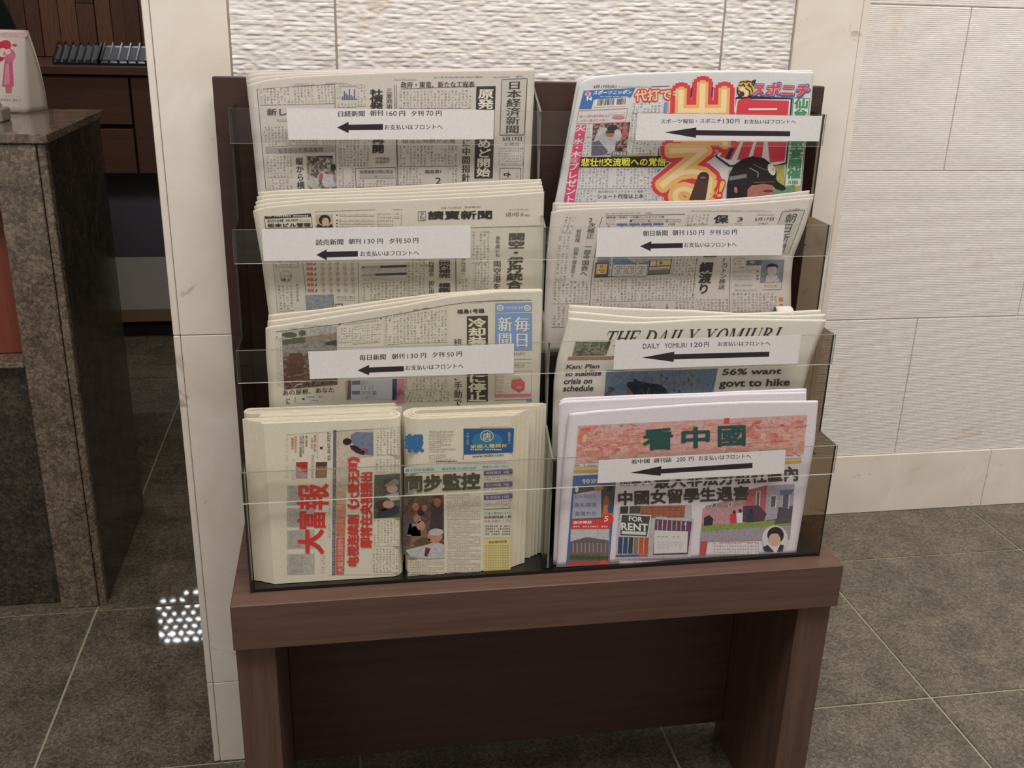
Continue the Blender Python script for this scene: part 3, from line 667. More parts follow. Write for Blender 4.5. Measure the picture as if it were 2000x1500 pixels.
# ------------------------------------------------------------------ newspapers
def surf(k, lean=.08, off=.007, amp=.0016, ph=0., wl=.5):
    y0, zf = YT[k], ZF[k]
    return lambda x, z: y0 + off + lean * (z - zf) + amp * np.sin(2 * math.pi * x / wl + ph)
def polyat(P, u):
    P = np.asarray(P); d = np.r_[0, np.cumsum(np.hypot(*np.diff(P, axis=0).T))]; d /= d[-1]
    return np.stack([np.interp(u, d, P[:, 0]), np.interp(u, d, P[:, 1])], -1)
def sheet(name, F, top, left, right, zf, thk, mat, label, group, zoff=0.):
    """one folded newspaper copy: front face, rounded fold at the top, back face"""
    A = lambda pl: onsurf(pl, F)[:, [0, 2]]
    T = A(top); Lf = A(left); Rg = A(right)
    for E in (Lf, Rg):
        pass
    def ext(E):
        a, b_ = E[-2], E[-1]; d = (b_ - a) / (b_[1] - a[1]); e = b_ + d * (zf - b_[1]) * 1.0
        return np.vstack([E, e]) if zf < b_[1] - .002 else np.vstack([E[:-1], b_])
    Lf, Rg = ext(Lf), ext(Rg); Lf[0] = T[0]; Rg[0] = T[-1]
    nu, nv = 46, 34; U = np.linspace(0, 1, nu + 1); Vv = np.linspace(0, 1, nv + 1) ** 1.4
    tp = polyat(T, U); lf = polyat(Lf, Vv); rg = polyat(Rg, Vv); B = np.outer(1 - U, Lf[-1]) + np.outer(U, Rg[-1])
    r_ = thk / 2; G = np.zeros((nv + 1, nu + 1, 2))
    for j, v in enumerate(Vv):
        lin_ = (1 - U)[:, None] * lf[j] + U[:, None] * rg[j]
        c4_ = (1 - v) * ((1 - U)[:, None] * T[0] + U[:, None] * T[-1]) + v * ((1 - U)[:, None] * Lf[-1] + U[:, None] * Rg[-1])
        G[j] = (1 - v) * tp + v * B + lin_ - c4_
    rows = []
    zt = G[0, :, 1].copy(); sc_ = (zt - r_ * .9 - zf) / (zt - zf)
    for j in range(nv, -1, -1):
        x = G[j, :, 0]; z = zf + (G[j, :, 1] - zf) * sc_; rows.append(np.stack([x, F(x, z), z], -1))
    nf = len(rows)
    xt = G[0, :, 0]
    for a in (30, 60, 90, 120, 150):
        z = zt - r_ * .9 + r_ * .9 * math.sin(math.radians(a)); rows.append(np.stack([xt, F(xt, zt) + r_ - r_ * math.cos(math.radians(a)), z], -1))
    for j in range(nv + 1):
        x = G[j, :, 0]; z = zf + (G[j, :, 1] - zf) * sc_; rows.append(np.stack([x, F(x, z) + thk, z], -1))
    V = np.concatenate(rows); W = nu + 1; R_ = len(rows); F_ = []
    for j in range(R_ - 1):
        for i in range(nu): a = j * W + i; F_.append((a, a + 1, a + W + 1, a + W))
    for j in range(R_ // 2):
        a, b_ = j, R_ - 1 - j
        if b_ - a < 2: break
        for i in (0, nu):
            q = (a * W + i, (a + 1) * W + i, (b_ - 1) * W + i, b_ * W + i); F_.append(q if i == 0 else q[::-1])
    for i in range(nu): F_.append((i + 1, i, (R_ - 1) * W + i, (R_ - 1) * W + i + 1))
    o = mesh_obj(name, V, F_, mat, None, True)
    me = o.data; n0 = (R_ - 1) * nu; sm = [True] * len(me.polygons)
    for i in range(n0, len(sm)): sm[i] = False
    me.polygons.foreach_set('use_smooth', sm)
    return tag(o, label, 'newspaper', group)
def copies(k, tops, left, right, thk, mat, labels, group, pap, lean=.08, off=.007, amp=.0016, ph=0., lefts=None, rights=None):
    F0 = surf(k, lean, off, amp, ph); out = []
    for i, tp in enumerate(tops):
        Fi = (lambda x, z, i=i: F0(x, z) + i * (thk + .0004))
        lf = (lefts or {}).get(i, [tp[0]] + [(a + i * .6, b_) for a, b_ in left]); rg = (rights or {}).get(i, [tp[-1]] + [(a - i * .5, b_) for a, b_ in right])
        out.append(sheet('newspaper', Fi, tp, lf, rg, ZF[k] + .0005, thk * .68, mat, labels[i], group))
    return out[0], Print(F0, pap)
GRAY = (196, 188, 178); CREAM = (198, 191, 174); COOL = (208, 202, 198)
nth = ['front', 'second', 'third', 'fourth', 'rearmost']
def lab(front, what, where, n):
    o_ = {2: ['just behind the front copy'], 3: ['just behind the front copy', 'at the very back'], 4: ['just behind the front copy', 'third from the front', 'at the very back'], 5: ['just behind the front copy', 'third from the front', 'fourth from the front', 'at the very back']}[n]
    return [front] + ['folded %s %s of the %s' % (what, q, where) for q in o_]
# ---- top left: business daily
PG = paper('newsprint_grey', GRAY)
n_, p = copies(0, [[(483, 167), (500, 161), (526, 155), (580, 149), (660, 145), (800, 139.5), (1045, 136)],
                   [(481, 157), (505, 150), (580, 144), (700, 140), (1044.5, 134.5)],
                   [(480, 148), (496, 143), (600, 139.5), (760, 137), (1043.5, 133.5)],
                   [(480, 142), (487, 138.5), (560, 137), (760, 135), (1042.5, 132.5)]],
    [(503.6, 376)], [(1035, 352)], .0045, PG, lab('grey business daily with 日本経済新聞 title box, front copy in the top left pocket', 'newspaper', 'top left pocket', 4), 'business dailies in the top left pocket', GRAY, ph=.6)
p.use(470, 120, 5.358)
p.line([(172, 292), (268, 1372)], .8); p.line([(172, 290), (985, 236)], .7)
p.bq(560, 226, 770, 246, vert=False, pitch=3.6, ch=3.4); p.bq(890, 214, 1120, 232, vert=False, pitch=3.4, ch=3.4)
p.body([(192, 285), (970, 250), (985, 440), (205, 458)]); p.line([(985, 240), (1000, 1300)], .8)
for x_, y_ in ((1062, 365), (1080, 310), (1098, 335), (1116, 350), (1133, 290), (1150, 350), (1168, 365), (1186, 290), (1205, 386)): p.rect(x_, y_, x_ + 11, 396, (80, 90, 116))
p.line([(1055, 397), (1215, 397)], .6); p.bq(1030, 238, 1240, 262, vert=False, pitch=4.4, ch=3.6); p.bq(1010, 275, 1050, 385, vert=False, pitch=4, ch=3)
p.bq(1218, 240, 1312, 470); p.bq(1010, 440, 1215, 480)
p.Vt('社債発', [(1352, 290), (1492, 290), (1492, 500), (1352, 500)], bold=.035); p.Vt('再開', [(1372, 775), (1505, 775), (1505, 960), (1372, 960)], bold=.035)
p.Vt('三菱商事', [(1520, 278), (1592, 278), (1592, 500), (1520, 500)], bold=0); p.line([(1628, 245), (1645, 1310)], .9)
p.T('新し', (275, 492), (480, 490), 75, bold=.02); p.bq(380, 600, 485, 625, vert=False, pitch=5, ch=5)
p.body([(240, 680), (490, 680), (495, 885), (252, 895)]); p.body([(500, 820), (985, 820), (990, 880), (505, 880)])
p.quad([(262, 906), (985, 892), (985, 945), (262, 960)], (158, 150, 144)); p.T('もろかった部品集積', (395, 912), (865, 900), 48, (92, 84, 80), 0)
p.Vt('縦から横', [(572, 1000), (655, 1000), (672, 1335), (590, 1335)], bold=.015)
p.body([(265, 990), (545, 990), (545, 1215), (275, 1215)]); p.body([(280, 1235), (545, 1235), (548, 1350), (285, 1350)])
p.mosaic([(693, 992), (962, 990), (1008, 1325), (706, 1338)], 9, 9, [(150, 142, 132), (170, 162, 152), (120, 112, 104), (190, 184, 176), (140, 128, 116), (96, 84, 78)], 3)
p.poly([(860, 1170), (960, 1185), (990, 1310), (880, 1320), (850, 1250)], (196, 192, 190), 3, 'photo'); p.ell(760, 1270, 60, 55, (188, 184, 178), 3, 'photo'); p.rect(825, 1180, 860, 1228, (190, 96, 80), 4, 'photo'); p.ell(968, 1110, 28, 40, (80, 66, 62), 3, 'photo'); p.rect(815, 988, 965, 1003, (70, 66, 70), 4, 'photo')
p.bq(1010, 500, 1345, 480 + 25); p.body([(1025, 820), (1360, 820), (1345, 1092), (1040, 1092)]); p.bq(1020, 1115, 1190, 1320)
p.frame([(1200, 1118), (1622, 1108), (1630, 1315), (1208, 1320)]); p.quad([(1245, 1137), (1600, 1133), (1600, 1170), (1245, 1175)], (168, 160, 154)); p.T('処理速度10倍に向上', (1248, 1140), (1596, 1137), 30, (86, 80, 76), 0, 3)
p.quad([(1245, 1190), (1608, 1187), (1610, 1222), (1245, 1225)], (168, 160, 154)); p.bq(1250, 1195, 1605, 1220, vert=False, pitch=5, ch=5); p.bq(1225, 1245, 1600, 1312)
p.T('市場機能', (1410, 1000), (1560, 1003), 30, (90, 84, 80), 0); p.T('回復様子', (1410, 1038), (1560, 1035), 30, (90, 84, 80), 0)
p.use(770, 120, 5.358)
p.bq(0, 178, 232, 194, vert=False, pitch=3.2, ch=8); p.T('2011年(平成23年)5月17日(火曜日)', (412, 160), (930, 152), 20, (90, 84, 80), 0); p.bq(1030, 150, 1212, 164, vert=False, pitch=3, ch=3); p.T('朝刊', (1275, 148), (1345, 147), 18, (90, 84, 80), 0)
p.T('政府・東電、新たな工程表', (68, 212), (842, 205), 66, bold=.01); p.line([(68, 288), (852, 258)], .7); p.body([(48, 310), (812, 300), (806, 490), (50, 495)])
p.quad([(860, 262), (1062, 258), (1030, 1222), (838, 1224)], (66, 62, 62)); p.Vt('原発', [(878, 285), (1045, 285), (1040, 500), (872, 500)], (214, 206, 192), .03); p.Vt('めど開始', [(868, 812), (1018, 812), (1004, 1208), (856, 1208)], (214, 206, 192), .03)
p.quad([(1128, 188), (1392, 178), (1358, 768), (1106, 770)], (184, 178, 168)); p.frame([(1128, 188), (1392, 178), (1358, 768), (1106, 770)], 1.0, layer=2); p.Vt('日本経済新聞', [(1180, 205), (1340, 200), (1310, 755), (1160, 755)], (70, 64, 62), .02, 3)
p.T('5月17日', (1132, 788), (1335, 786), 46, bold=.02); p.T('火曜日', (1150, 850), (1305, 848), 30, (110, 104, 98), 0); p.bq(1098, 898, 1350, 1085, vert=False, pitch=5, ch=4); p.line([(1392, 200), (1345, 1240)], .6)
p.frame([(1108, 1116), (1325, 1116), (1322, 1300), (1104, 1300)]); p.ell(1165, 1182, 22, 13, (40, 36, 36), 2); p.ell(1168, 1186, 12, 6, GRAY, 3); p.Vt('ト', [(1175, 1150), (1228, 1150), (1222, 1215), (1170, 1215)], (36, 32, 32), .05); p.bq(1128, 1215, 1230, 1228, vert=False, pitch=2.6, ch=2.6); p.bq(1270, 1165, 1302, 1290)
p.Vt('に中間指針', [(712, 805), (802, 805), (795, 1258), (702, 1258)], bold=.02)
p.T('相当な時間が必要', (80, 818), (640, 812), 38, (86, 80, 76), 0); p.body([(50, 885), (665, 880), (660, 1090), (50, 1095)]); p.bq(48, 1112, 290, 1290); p.bq(565, 1110, 665, 1280); p.line([(45, 1100), (670, 1094)], .5)
p.T('福島第1', (320, 1135), (490, 1132), 38, bold=.02); p.T('2', (430, 1215), (490, 1213), 68, bold=.0)
p.line([(0, 245), (40, 1290)], .9)
p.build(n_)
# ---- top right: sports paper
PS = paper('newsprint_cool', (206, 204, 202))
n_, p = copies(0, [[(1131, 168), (1140, 157), (1162, 150), (1220, 144), (1350, 139.5), (1480, 138), (1590, 141)],
                   [(1127, 160), (1131, 151), (1160, 148.5), (1260, 142), (1400, 137.5), (1588, 137)]],
    [(1084, 397)], [(1583, 216), (1572, 300), (1566, 372)], .006, PS, lab('colourful sports daily with huge red and gold headline, front copy in the top right pocket', 'sports paper', 'top right pocket', 2), 'sports papers in the top right pocket', (206, 204, 202), ph=2.4)
MAG = (206, 76, 116); RED = (204, 66, 76); GOLD = (216, 166, 96); NAVY = (50, 60, 84); PAPS = (206, 204, 202)
p.use(1080, 120, 5)
p.T('5月17日(火)', (400, 228), (625, 224), 40, bold=.015, slant=8); p.bq(640, 236, 975, 250, vert=False, pitch=3, ch=3.4); p.line([(960, 246), (1140, 240)], 1.2, (60, 90, 140))
p.poly([(302, 286), (806, 258), (762, 348), (398, 372), (376, 462), (254, 464)], (70, 112, 164)); p.T('スポーツニッポン', (402, 282), (778, 276), 44, (226, 228, 226), .03, slant=14)
p.ell(342, 318, 30, 26, (208, 190, 200), 2); p.T('S', (325, 300), (355, 298), 34, (190, 80, 90), .03, 3); p.T('N', (330, 345), (378, 343), 38, (230, 232, 230), .04)
p.bq(460, 338, 740, 350, vert=False, pitch=2.6, ch=2.6, col=(220, 224, 230), layer=2)
p.quad([(412, 366), (730, 350), (712, 436), (400, 446)], (214, 212, 206)); r = random.Random(9); x = 430
while x < 705:
    wdt = r.choice([4, 6, 9]); sh = (x - 430) * .05
    if not 595 < x < 618: p.quad([(x + 8, 372 - sh), (x + wdt + 8, 372 - sh), (x + wdt, 432 - sh), (x, 432 - sh)], (70, 66, 70), 2)
    x += wdt + r.choice([3, 5, 7])
p.frame([(252, 480), (735, 458), (705, 592), (232, 608)], 1.1, (206, 120, 130)); p.T('勝って兜の緒を締める心', (262, 522), (555, 512), 26, (206, 110, 124), .01); p.T('上手く運びその先へ', (262, 565), (540, 555), 26, (206, 110, 124), .01)
p.ell(640, 545, 62, 16, (206, 120, 130), 2); p.bq(560, 505, 700, 520, vert=False, pitch=3, ch=3, col=(206, 120, 130))
p.quad([(228, 625), (328, 618), (208, 1380), (104, 1380)], MAG); p.Vt('火・水・木', [(222, 622), (330, 620), (275, 935), (160, 940)], (226, 206, 206), .03); p.Vt('曜', [(180, 932), (250, 930), (240, 998), (168, 1000)], (216, 180, 190), 0, 2); p.Vt('プレゼント', [(155, 990), (255, 990), (210, 1385), (105, 1385)], (226, 206, 206), .03)
p.bq(325, 620, 365, 740); p.body([(305, 760), (365, 760), (350, 915), (280, 915)])
p.mosaic([(392, 612), (756, 592), (712, 905), (374, 918)], 11, 9, [(110, 70, 66), (150, 110, 100), (90, 60, 66), (180, 150, 140), (70, 56, 60), (160, 130, 126)], 5)
p.poly([(455, 640), (540, 650), (620, 740), (600, 900), (420, 905), (380, 820)], (196, 192, 196), 3, 'photo'); p.ell(560, 700, 48, 40, (176, 116, 86), 4, 'photo'); p.ell(580, 650, 52, 30, (50, 46, 58), 5, 'photo', -10); p.line([(520, 690), (600, 690)], 3, (40, 36, 42), 6, 'photo'); p.poly([(380, 790), (450, 770), (540, 880), (500, 910), (378, 915)], (110, 106, 122), 5, 'photo'); p.ell(630, 720, 40, 60, (206, 200, 200), 4, 'photo'); p.ell(700, 700, 30, 45, (190, 100, 96), 4, 'photo')
p.quad([(575, 880), (730, 876), (722, 918), (565, 922)], (120, 118, 120), 4); p.T('けちるな', (590, 886), (715, 884), 28, (226, 224, 216), .02, 5)
p.body([(780, 410), (1060, 398), (1050, 498), (765, 505)]); p.body([(760, 510), (830, 510), (815, 770), (740, 780)]); p.body([(735, 790), (1020, 780), (1000, 905), (725, 918)])
p.quad([(725, 900), (1000, 896), (998, 918), (720, 922)], (196, 178, 90)); p.quad([(1035, 835), (1115, 832), (1108, 925), (1026, 925)], (60, 52, 54))
p.quad([(272, 932), (1112, 924), (1104, 1034), (252, 1034)], (56, 50, 46)); p.poly([(1110, 980), (1205, 985), (1165, 1034), (1104, 1034)], (56, 50, 46)); p.T('悲壮!!交流戦への覚悟', (278, 944), (1108, 938), 82, (226, 220, 80), .03, 3, 8)
p.body([(250, 1045), (1020, 1045), (1010, 1240), (235, 1245)]); p.body([(225, 1255), (430, 1255), (420, 1372), (212, 1372)]); p.body([(890, 1255), (1260, 1255), (1260, 1370), (890, 1372)])
p.T('休み明けもベンチスタート濃厚', (440, 1258), (880, 1255), 26, (120, 116, 110), 0); p.T('ショート代役は上本', (435, 1294), (885, 1290), 46, bold=.01)
p.quad([(1020, 1050), (1052, 1050), (1032, 1242), (1002, 1242)], (90, 140, 170))
p.poly([(1135, 300), (1300, 290), (1300, 420), (1225, 505), (1080, 505)], (204, 150, 130), 2); p.quad([(1088, 400), (1118, 400), (1108, 500), (1078, 500)], (110, 140, 180), 3)
p.T('代打でも', (788, 265), (1282, 245), 140, RED, .11, 3); p.T('代打でも', (798, 280), (1272, 262), 112, (222, 196, 150), .03, 4)
# giant headline 出る!!
p.use(1340, 120, 5)
q_ = [(-170, 195), (500, 185), (480, 850), (-200, 850)]
p.Vt('出', q_, PAPS, .13, 2); p.Vt('出', q_, RED, .115, 3); p.Vt('出', q_, (222, 172, 104), .05, 4); p.Vt('出', q_, (234, 208, 160), .0, 5)
for a in ((60, 250, 48, 345), (262, 250, 252, 340)): p.line([(a[0], a[1]), (a[2], a[3])], 2.4, NAVY, 6)
q_ = [(-345, 730), (410, 740), (370, 1480), (-350, 1480)]
p.Vt('る', q_, PAPS, .13, 3); p.Vt('る', q_, RED, .115, 4); p.Vt('る', q_, (222, 176, 108), .06, 5); p.Vt('る', q_, (232, 204, 156), .0, 6)
p.poly([(118, 1110), (150, 1080), (200, 1085), (226, 1125), (190, 1352), (30, 1352)], (84, 60, 54), 8); p.ell(172, 1122, 52, 44, (70, 50, 48), 9); p.ell(165, 1135, 30, 12, (130, 100, 90), 10)
p.T('!!', (262, 1130), (398, 1150), 205, RED, .12, 5, 50); p.T('!!', (270, 1148), (385, 1165), 165, (224, 190, 90), .02, 6, 46)
# second big word in red
p.poly([(478, 352), (560, 330), (1042, 358), (1025, 525), (455, 525)], NAVY, 2); p.poly([(492, 368), (1022, 372), (1010, 525), (470, 525)], (218, 210, 204), 3); p.poly([(506, 380), (600, 350), (640, 372), (1006, 384), (994, 525), (486, 525)], RED, 4); p.quad([(610, 458), (892, 456), (888, 474), (610, 476)], (226, 216, 206), 5)
p.poly([(380, 780), (1000, 780), (985, 1000), (880, 1030), (420, 1030), (270, 920)], NAVY, 2); p.poly([(395, 780), (990, 780), (970, 985), (880, 1010), (430, 1010), (300, 920)], (218, 210, 204), 3)
for q in ([(410, 785), (530, 785), (440, 960), (330, 930)], [(560, 785), (660, 785), (600, 960), (500, 960)], [(690, 785), (760, 785), (740, 940), (650, 940)], [(800, 785), (985, 785), (960, 975), (820, 985)]): p.poly(q, RED, 4)
p.poly([(430, 850), (470, 850), (420, 960), (380, 950)], NAVY, 4)
# batting helmet picture
p.poly([(420, 1060), (960, 1010), (960, 1215), (1112, 1215), (1100, 1330), (400, 1345)], (186, 178, 96), 5, 'photo'); p.poly([(820, 1260), (1060, 1200), (1070, 1330), (820, 1340)], (120, 160, 130), 6, 'photo')
HB = (46, 42, 42)
p.poly([(600, 1200), (850, 1190), (850, 1265), (820, 1300), (810, 1350), (600, 1350)], (190, 124, 110), 7, 'photo'); p.ell(800, 1265, 50, 12, (110, 66, 60), 8, 'photo')
p.poly([(395, 1350), (400, 1200), (425, 1100), (470, 1010), (550, 955), (650, 925), (760, 945), (840, 1005), (885, 1080), (880, 1150), (900, 1180), (960, 1215), (975, 1245), (940, 1262), (880, 1245), (840, 1205), (760, 1195), (640, 1210), (600, 1250), (595, 1350)], HB, 8)
p.quad([(425, 1125), (592, 1098), (590, 1135), (420, 1165)], (120, 124, 120), 9); p.line([(655, 1000), (740, 1045), (800, 1065)], 1.5, (120, 110, 112), 9); p.line([(620, 1040), (705, 1085), (700, 1130)], 1.8, (150, 146, 140), 9)
p.ell(835, 1055, 34, 60, (206, 206, 190), 9, rot=-22); p.line([(850, 1040), (850, 1075)], 1, HB, 10); p.ell(485, 1255, 16, 32, (176, 120, 104), 9, rot=-10); p.line([(660, 1182), (870, 1175)], 1.2, (120, 112, 110), 9)
# tiger head
p.ell(590, 262, 82, 84, (214, 172, 92), 6); p.ell(560, 300, 48, 50, (222, 206, 170), 7); p.poly([(640, 190), (684, 174), (672, 230)], (54, 48, 46), 7); p.ell(545, 318, 26, 26, (96, 50, 50), 8); p.ell(520, 290, 14, 8, (50, 44, 44), 8)
for a in ([(520, 205), (560, 195), (600, 205)], [(590, 190), (640, 200), (660, 240)], [(600, 230), (640, 250), (650, 300)], [(510, 230), (545, 235), (560, 225)], [(580, 260), (620, 290), (625, 340)], [(505, 250), (500, 300), (530, 345)], [(560, 350), (600, 350), (630, 320)], [(560, 215), (575, 250)], [(610, 215), (625, 235)]): p.line(a, 2.2, (54, 48, 46), 8)
p.T('スポニチ', (650, 190), (1228, 205), 160, (90, 96, 150), .10, 6, 20); p.T('スポニチ', (660, 205), (1212, 218), 125, (214, 196, 200), .07, 7, 20); p.T('スポニチ', (662, 208), (1208, 222), 118, (206, 66, 80), .035, 8, 20)
GR = (76, 140, 100)
p.frame([(1052, 355), (1208, 362), (1120, 1222), (962, 1215)], 1.4, GR, 3); p.quad([(1052, 355), (1208, 362), (1120, 1222), (962, 1215)], (208, 214, 206), 2)
p.Vt('仙台応援歓宴開催', [(1062, 362), (1202, 362), (1118, 1145), (978, 1145)], GR, .04, 4); p.T('5面', (998, 1160), (1096, 1162), 38, GR, .02, 4)
p.build(n_)
# ---- second row left: evening daily
PC = paper('newsprint_cream', CREAM)
def lerp_tops(rear, front, n):
    return [[tuple((1 - t) * np.array(a) + t * np.array(b_)) for a, b_ in zip(front, rear)] for t in np.linspace(0, 1, n)]
fr = [(494, 412), (512, 406), (530, 403), (608, 396), (690, 393.5), (780, 391), (965, 382), (1063, 374.5)]
rr = [(504, 376), (512, 374.5), (530, 373), (608, 370), (690, 367), (780, 363), (965, 354), (1057, 350)]
tops = lerp_tops(rr, fr, 5)
rw = random.Random(12)
tops = [tops[0]] + [[(x_, y_ + rw.uniform(-.9, .9)) for x_, y_ in t_] for t_ in tops[1:]]
n_, p = copies(1, tops, [(511, 508), (525, 614)], [(1060, 470), (1059.5, 566)], .0042, PC, lab('evening daily titled 讀賣新聞, front copy in the second left pocket from the top', 'cream newspaper', 'second left pocket', 5), 'evening dailies in the second pocket down on the left', CREAM, ph=1.2, amp=.0012)
p.use(440, 340, 5.356)
p.quad([(410, 442), (897, 410), (899, 440), (412, 462)], (62, 58, 54)); p.bq(440, 425, 870, 450, vert=False, pitch=4.5, ch=4.2, col=(200, 192, 172), layer=2)
p.frame([(412, 465), (900, 442), (912, 560), (420, 566)]); p.T('約950棟 38,000', (440, 476), (760, 462), 32, bold=.01); p.bq(770, 468, 885, 492, vert=False, pitch=5, ch=5); p.T('松本ビル管理', (440, 515), (895, 508), 42, bold=.04)
p.quad([(945, 425), (1125, 420), (1130, 552), (950, 552)], (186, 172, 150), 1, 'photo'); p.ell(1040, 480, 62, 55, (56, 48, 46), 2, 'photo'); p.ell(1048, 500, 38, 44, (200, 170, 146), 3, 'photo'); p.poly([(950, 552), (970, 520), (1020, 545), (1080, 545), (1110, 520), (1128, 552)], (50, 44, 50), 4, 'photo')
for y_ in (425, 478, 511, 543): p.rect(1160, y_, 1178, y_ + 10, BLK); p.bq(1195, y_ - 6, 1560, y_ + 14, vert=False, pitch=5, ch=4.6)
p.bq(1590, 402, 1760, 545, vert=False, pitch=6, ch=4); p.line([(935, 395), (1570, 372)], .6)
p.line([(500, 930), (550, 1470)], .6, (140, 150, 150)); p.bq(515, 915, 780, 970); p.ring(632, 1068, 62, 55, .7, (120, 116, 108)); p.T('おすすめ', (580, 1058), (690, 1056), 22, (110, 106, 98), 0); p.T('博士', (582, 1090), (690, 1088), 34, bold=.01)
p.body([(540, 1170), (705, 1165), (720, 1425), (570, 1435)], pitch=8); p.body([(520, 1000), (570, 1000), (600, 1160), (540, 1160)], col=(150, 165, 165))
p.Vt('メスのする', [(730, 1140), (770, 1140), (778, 1330), (738, 1330)], (110, 106, 98), 0)
for j, y_ in enumerate((933, 990, 1045, 1102, 1157, 1216)):
    xo = j * 3
    for q in range(2): p.Vt('晴曇'[q], [(845 + q * 36 + xo, y_ - 16), (880 + q * 36 + xo, y_ - 16), (880 + q * 36 + xo, y_ + 16), (845 + q * 36 + xo, y_ + 16)], (204, 96, 84), .03)
    p.line([(925 + xo, y_ + 12), (942 + xo, y_ + 8), (944 + xo, y_ - 12)], 1.6)
    for q in range(5):
        cx_ = 1015 + q * 78 + xo; cc = (196, 126, 112) if (q < 2 or (j + q) % 3 == 0) else (130, 120, 108)
        p.ring(cx_, y_ - 2, 16, 13, .8, cc); p.ell(cx_ + 3, y_ - 2, 6, 5, cc, 2) if q < 3 else None; p.bq(cx_ - 14, y_ + 18, cx_ + 14, y_ + 28, vert=False, pitch=2.2, ch=2.4)
p.line([(808, 915), (845, 1245)], .6); p.line([(1388, 915), (1400, 1390)], .6)
p.mosaic([(835, 1268), (1132, 1258), (1142, 1390), (850, 1425)], 7, 4, [(150, 156, 160), (140, 150, 158), (158, 156, 150), (132, 146, 156)], 6); p.bq(1170, 1262, 1370, 1320, vert=False, pitch=8, ch=4); p.frame([(1155, 1360), (1225, 1357), (1228, 1400), (1158, 1402)], 1.4)
p.quad([(1425, 962), (2130, 945), (2130, 968), (1425, 986)], (158, 152, 140)); p.quad([(1620, 958), (1895, 950), (1895, 972), (1620, 982)], (72, 76, 92), 2); p.bq(1440, 990, 1890, 1018, vert=False, pitch=5, ch=4.5)
p.quad([(1428, 1045), (1895, 1032), (1895, 1052), (1428, 1068)], (158, 152, 140)); p.quad([(1570, 1040), (1898, 1030), (1898, 1052), (1570, 1062)], (72, 76, 92), 2); p.bq(1450, 1085, 1880, 1105, vert=False, pitch=5, ch=4.5)
p.body([(1432, 1140), (1895, 1120), (1895, 1300), (1432, 1320)], pitch=7.2); p.poly([(1425, 985), (1450, 965), (1450, 985)], BLK, 2)
p.use(760, 340, 5.356)
p.line([(845, 562), (1590, 540)], .8); p.serif('THE YOMIURI', [(540, 346), (760, 340), (760, 358), (540, 364)], (96, 90, 80)); p.T('SHIMBUN', (790, 338), (955, 333), 18, (96, 90, 80), 0)
p.frame([(303, 392), (383, 390), (382, 486), (304, 488)], .8); p.Vt('夕刊', [(315, 396), (372, 396), (372, 484), (315, 484)], bold=.0)
p.T('讀賣新聞', (406, 386), (1080, 378), 92, (56, 50, 48), .03, slant=3); p.T('2011年(平成23年)', (1252, 366), (1462, 362), 16, (110, 104, 94), 0); p.T('5月17日 火', (1222, 402), (1410, 396), 44, bold=.01); p.T('曜日', (1420, 422), (1472, 420), 18, bold=0)
p.bq(40, 362, 130, 372, vert=False, pitch=2.4, ch=3); p.bq(0, 405, 110, 460, vert=False, pitch=6, ch=5); p.bq(120, 395, 136, 530)
p.Vt('関空・伊丹統合', [(1245, 615), (1430, 612), (1395, 1195), (1222, 1200)], (80, 72, 66), .035); p.Vt('来年度にも', [(1112, 645), (1165, 645), (1162, 865), (1108, 868)], bold=.01); p.Vt('両空港を', [(1088, 898), (1175, 898), (1172, 1215), (1085, 1215)], (80, 74, 68), .015)
p.body([(868, 600), (1055, 598), (1050, 920), (868, 930)]); p.body([(890, 935), (1055, 935), (1045, 1200), (885, 1200)]); p.bq(925, 1215, 1100, 1225)
p.Vt('関西補完 構築', [(515, 895), (645, 895), (642, 1235), (515, 1235)], (74, 68, 62), .03); p.Vt('広域連合 国に出', [(412, 900), (475, 900), (472, 1245), (412, 1245)], bold=.01)
p.line([(696, 884), (700, 1222)], 1.2); p.Vt('伊丹活用へ', [(752, 880), (802, 880), (802, 1062), (752, 1062)], (96, 92, 84), 0); p.body([(722, 1100), (822, 1098), (822, 1218), (722, 1222)])
p.body([(190, 890), (382, 888), (378, 1262), (190, 1272)], pitch=7.2); p.body([(0, 1130), (180, 1125), (180, 1280), (0, 1295)], pitch=7.2)
p.line([(1340, 560), (1330, 1190)], .4, (150, 146, 136))
p.build(n_)
# ---- second row right: morning daily, leaning
n_, p = copies(1, [[(1077, 414), (1095, 410), (1172, 406), (1247, 404), (1370, 402), (1481, 395.5), (1589, 386)],
                   [(1086, 404), (1120, 402), (1247, 399), (1370, 397), (1481, 389), (1590, 379)],
                   [(1080.5, 396), (1120, 396), (1247, 394.5), (1370, 392), (1481, 384), (1581.5, 372)]],
    [(1068, 500), (1062, 640)], [(1572, 444), (1560, 474), (1549, 502), (1545, 547), (1545, 594)], .005, PG, lab('morning daily with leaning 朝日 title box, front copy in the second right pocket', 'grey newspaper', 'second right pocket', 3), 'morning dailies in the second pocket down on the right', GRAY, ph=3.2, amp=.002)
p.use(1060, 360, 5.358)
p.body([(240, 335), (345, 345), (300, 510), (190, 500)]); p.Vt('2次補正 一部今国会へ', [(488, 342), (568, 342), (465, 962), (385, 962)], (74, 70, 66), .01); p.Vt('菅政権 加算も援金急ぐ', [(350, 470), (412, 470), (335, 975), (285, 975)], (86, 80, 76), .0)
p.line([(626, 340), (595, 430), (560, 640), (508, 1000), (490, 1275)], .9); p.T('2011年(平成23年)5月17日', (655, 300), (1020, 292), 16, (96, 90, 86), 0); p.T('火曜日', (1070, 292), (1145, 290), 16, (96, 90, 86), 0); p.line([(660, 330), (1490, 312)], .8)
p.T('福島第一原発1〜4号機のこれまでと今後', (665, 338), (1275, 330), 18, bold=.02); p.bq(665, 368, 760, 420, vert=False, pitch=4, ch=4)
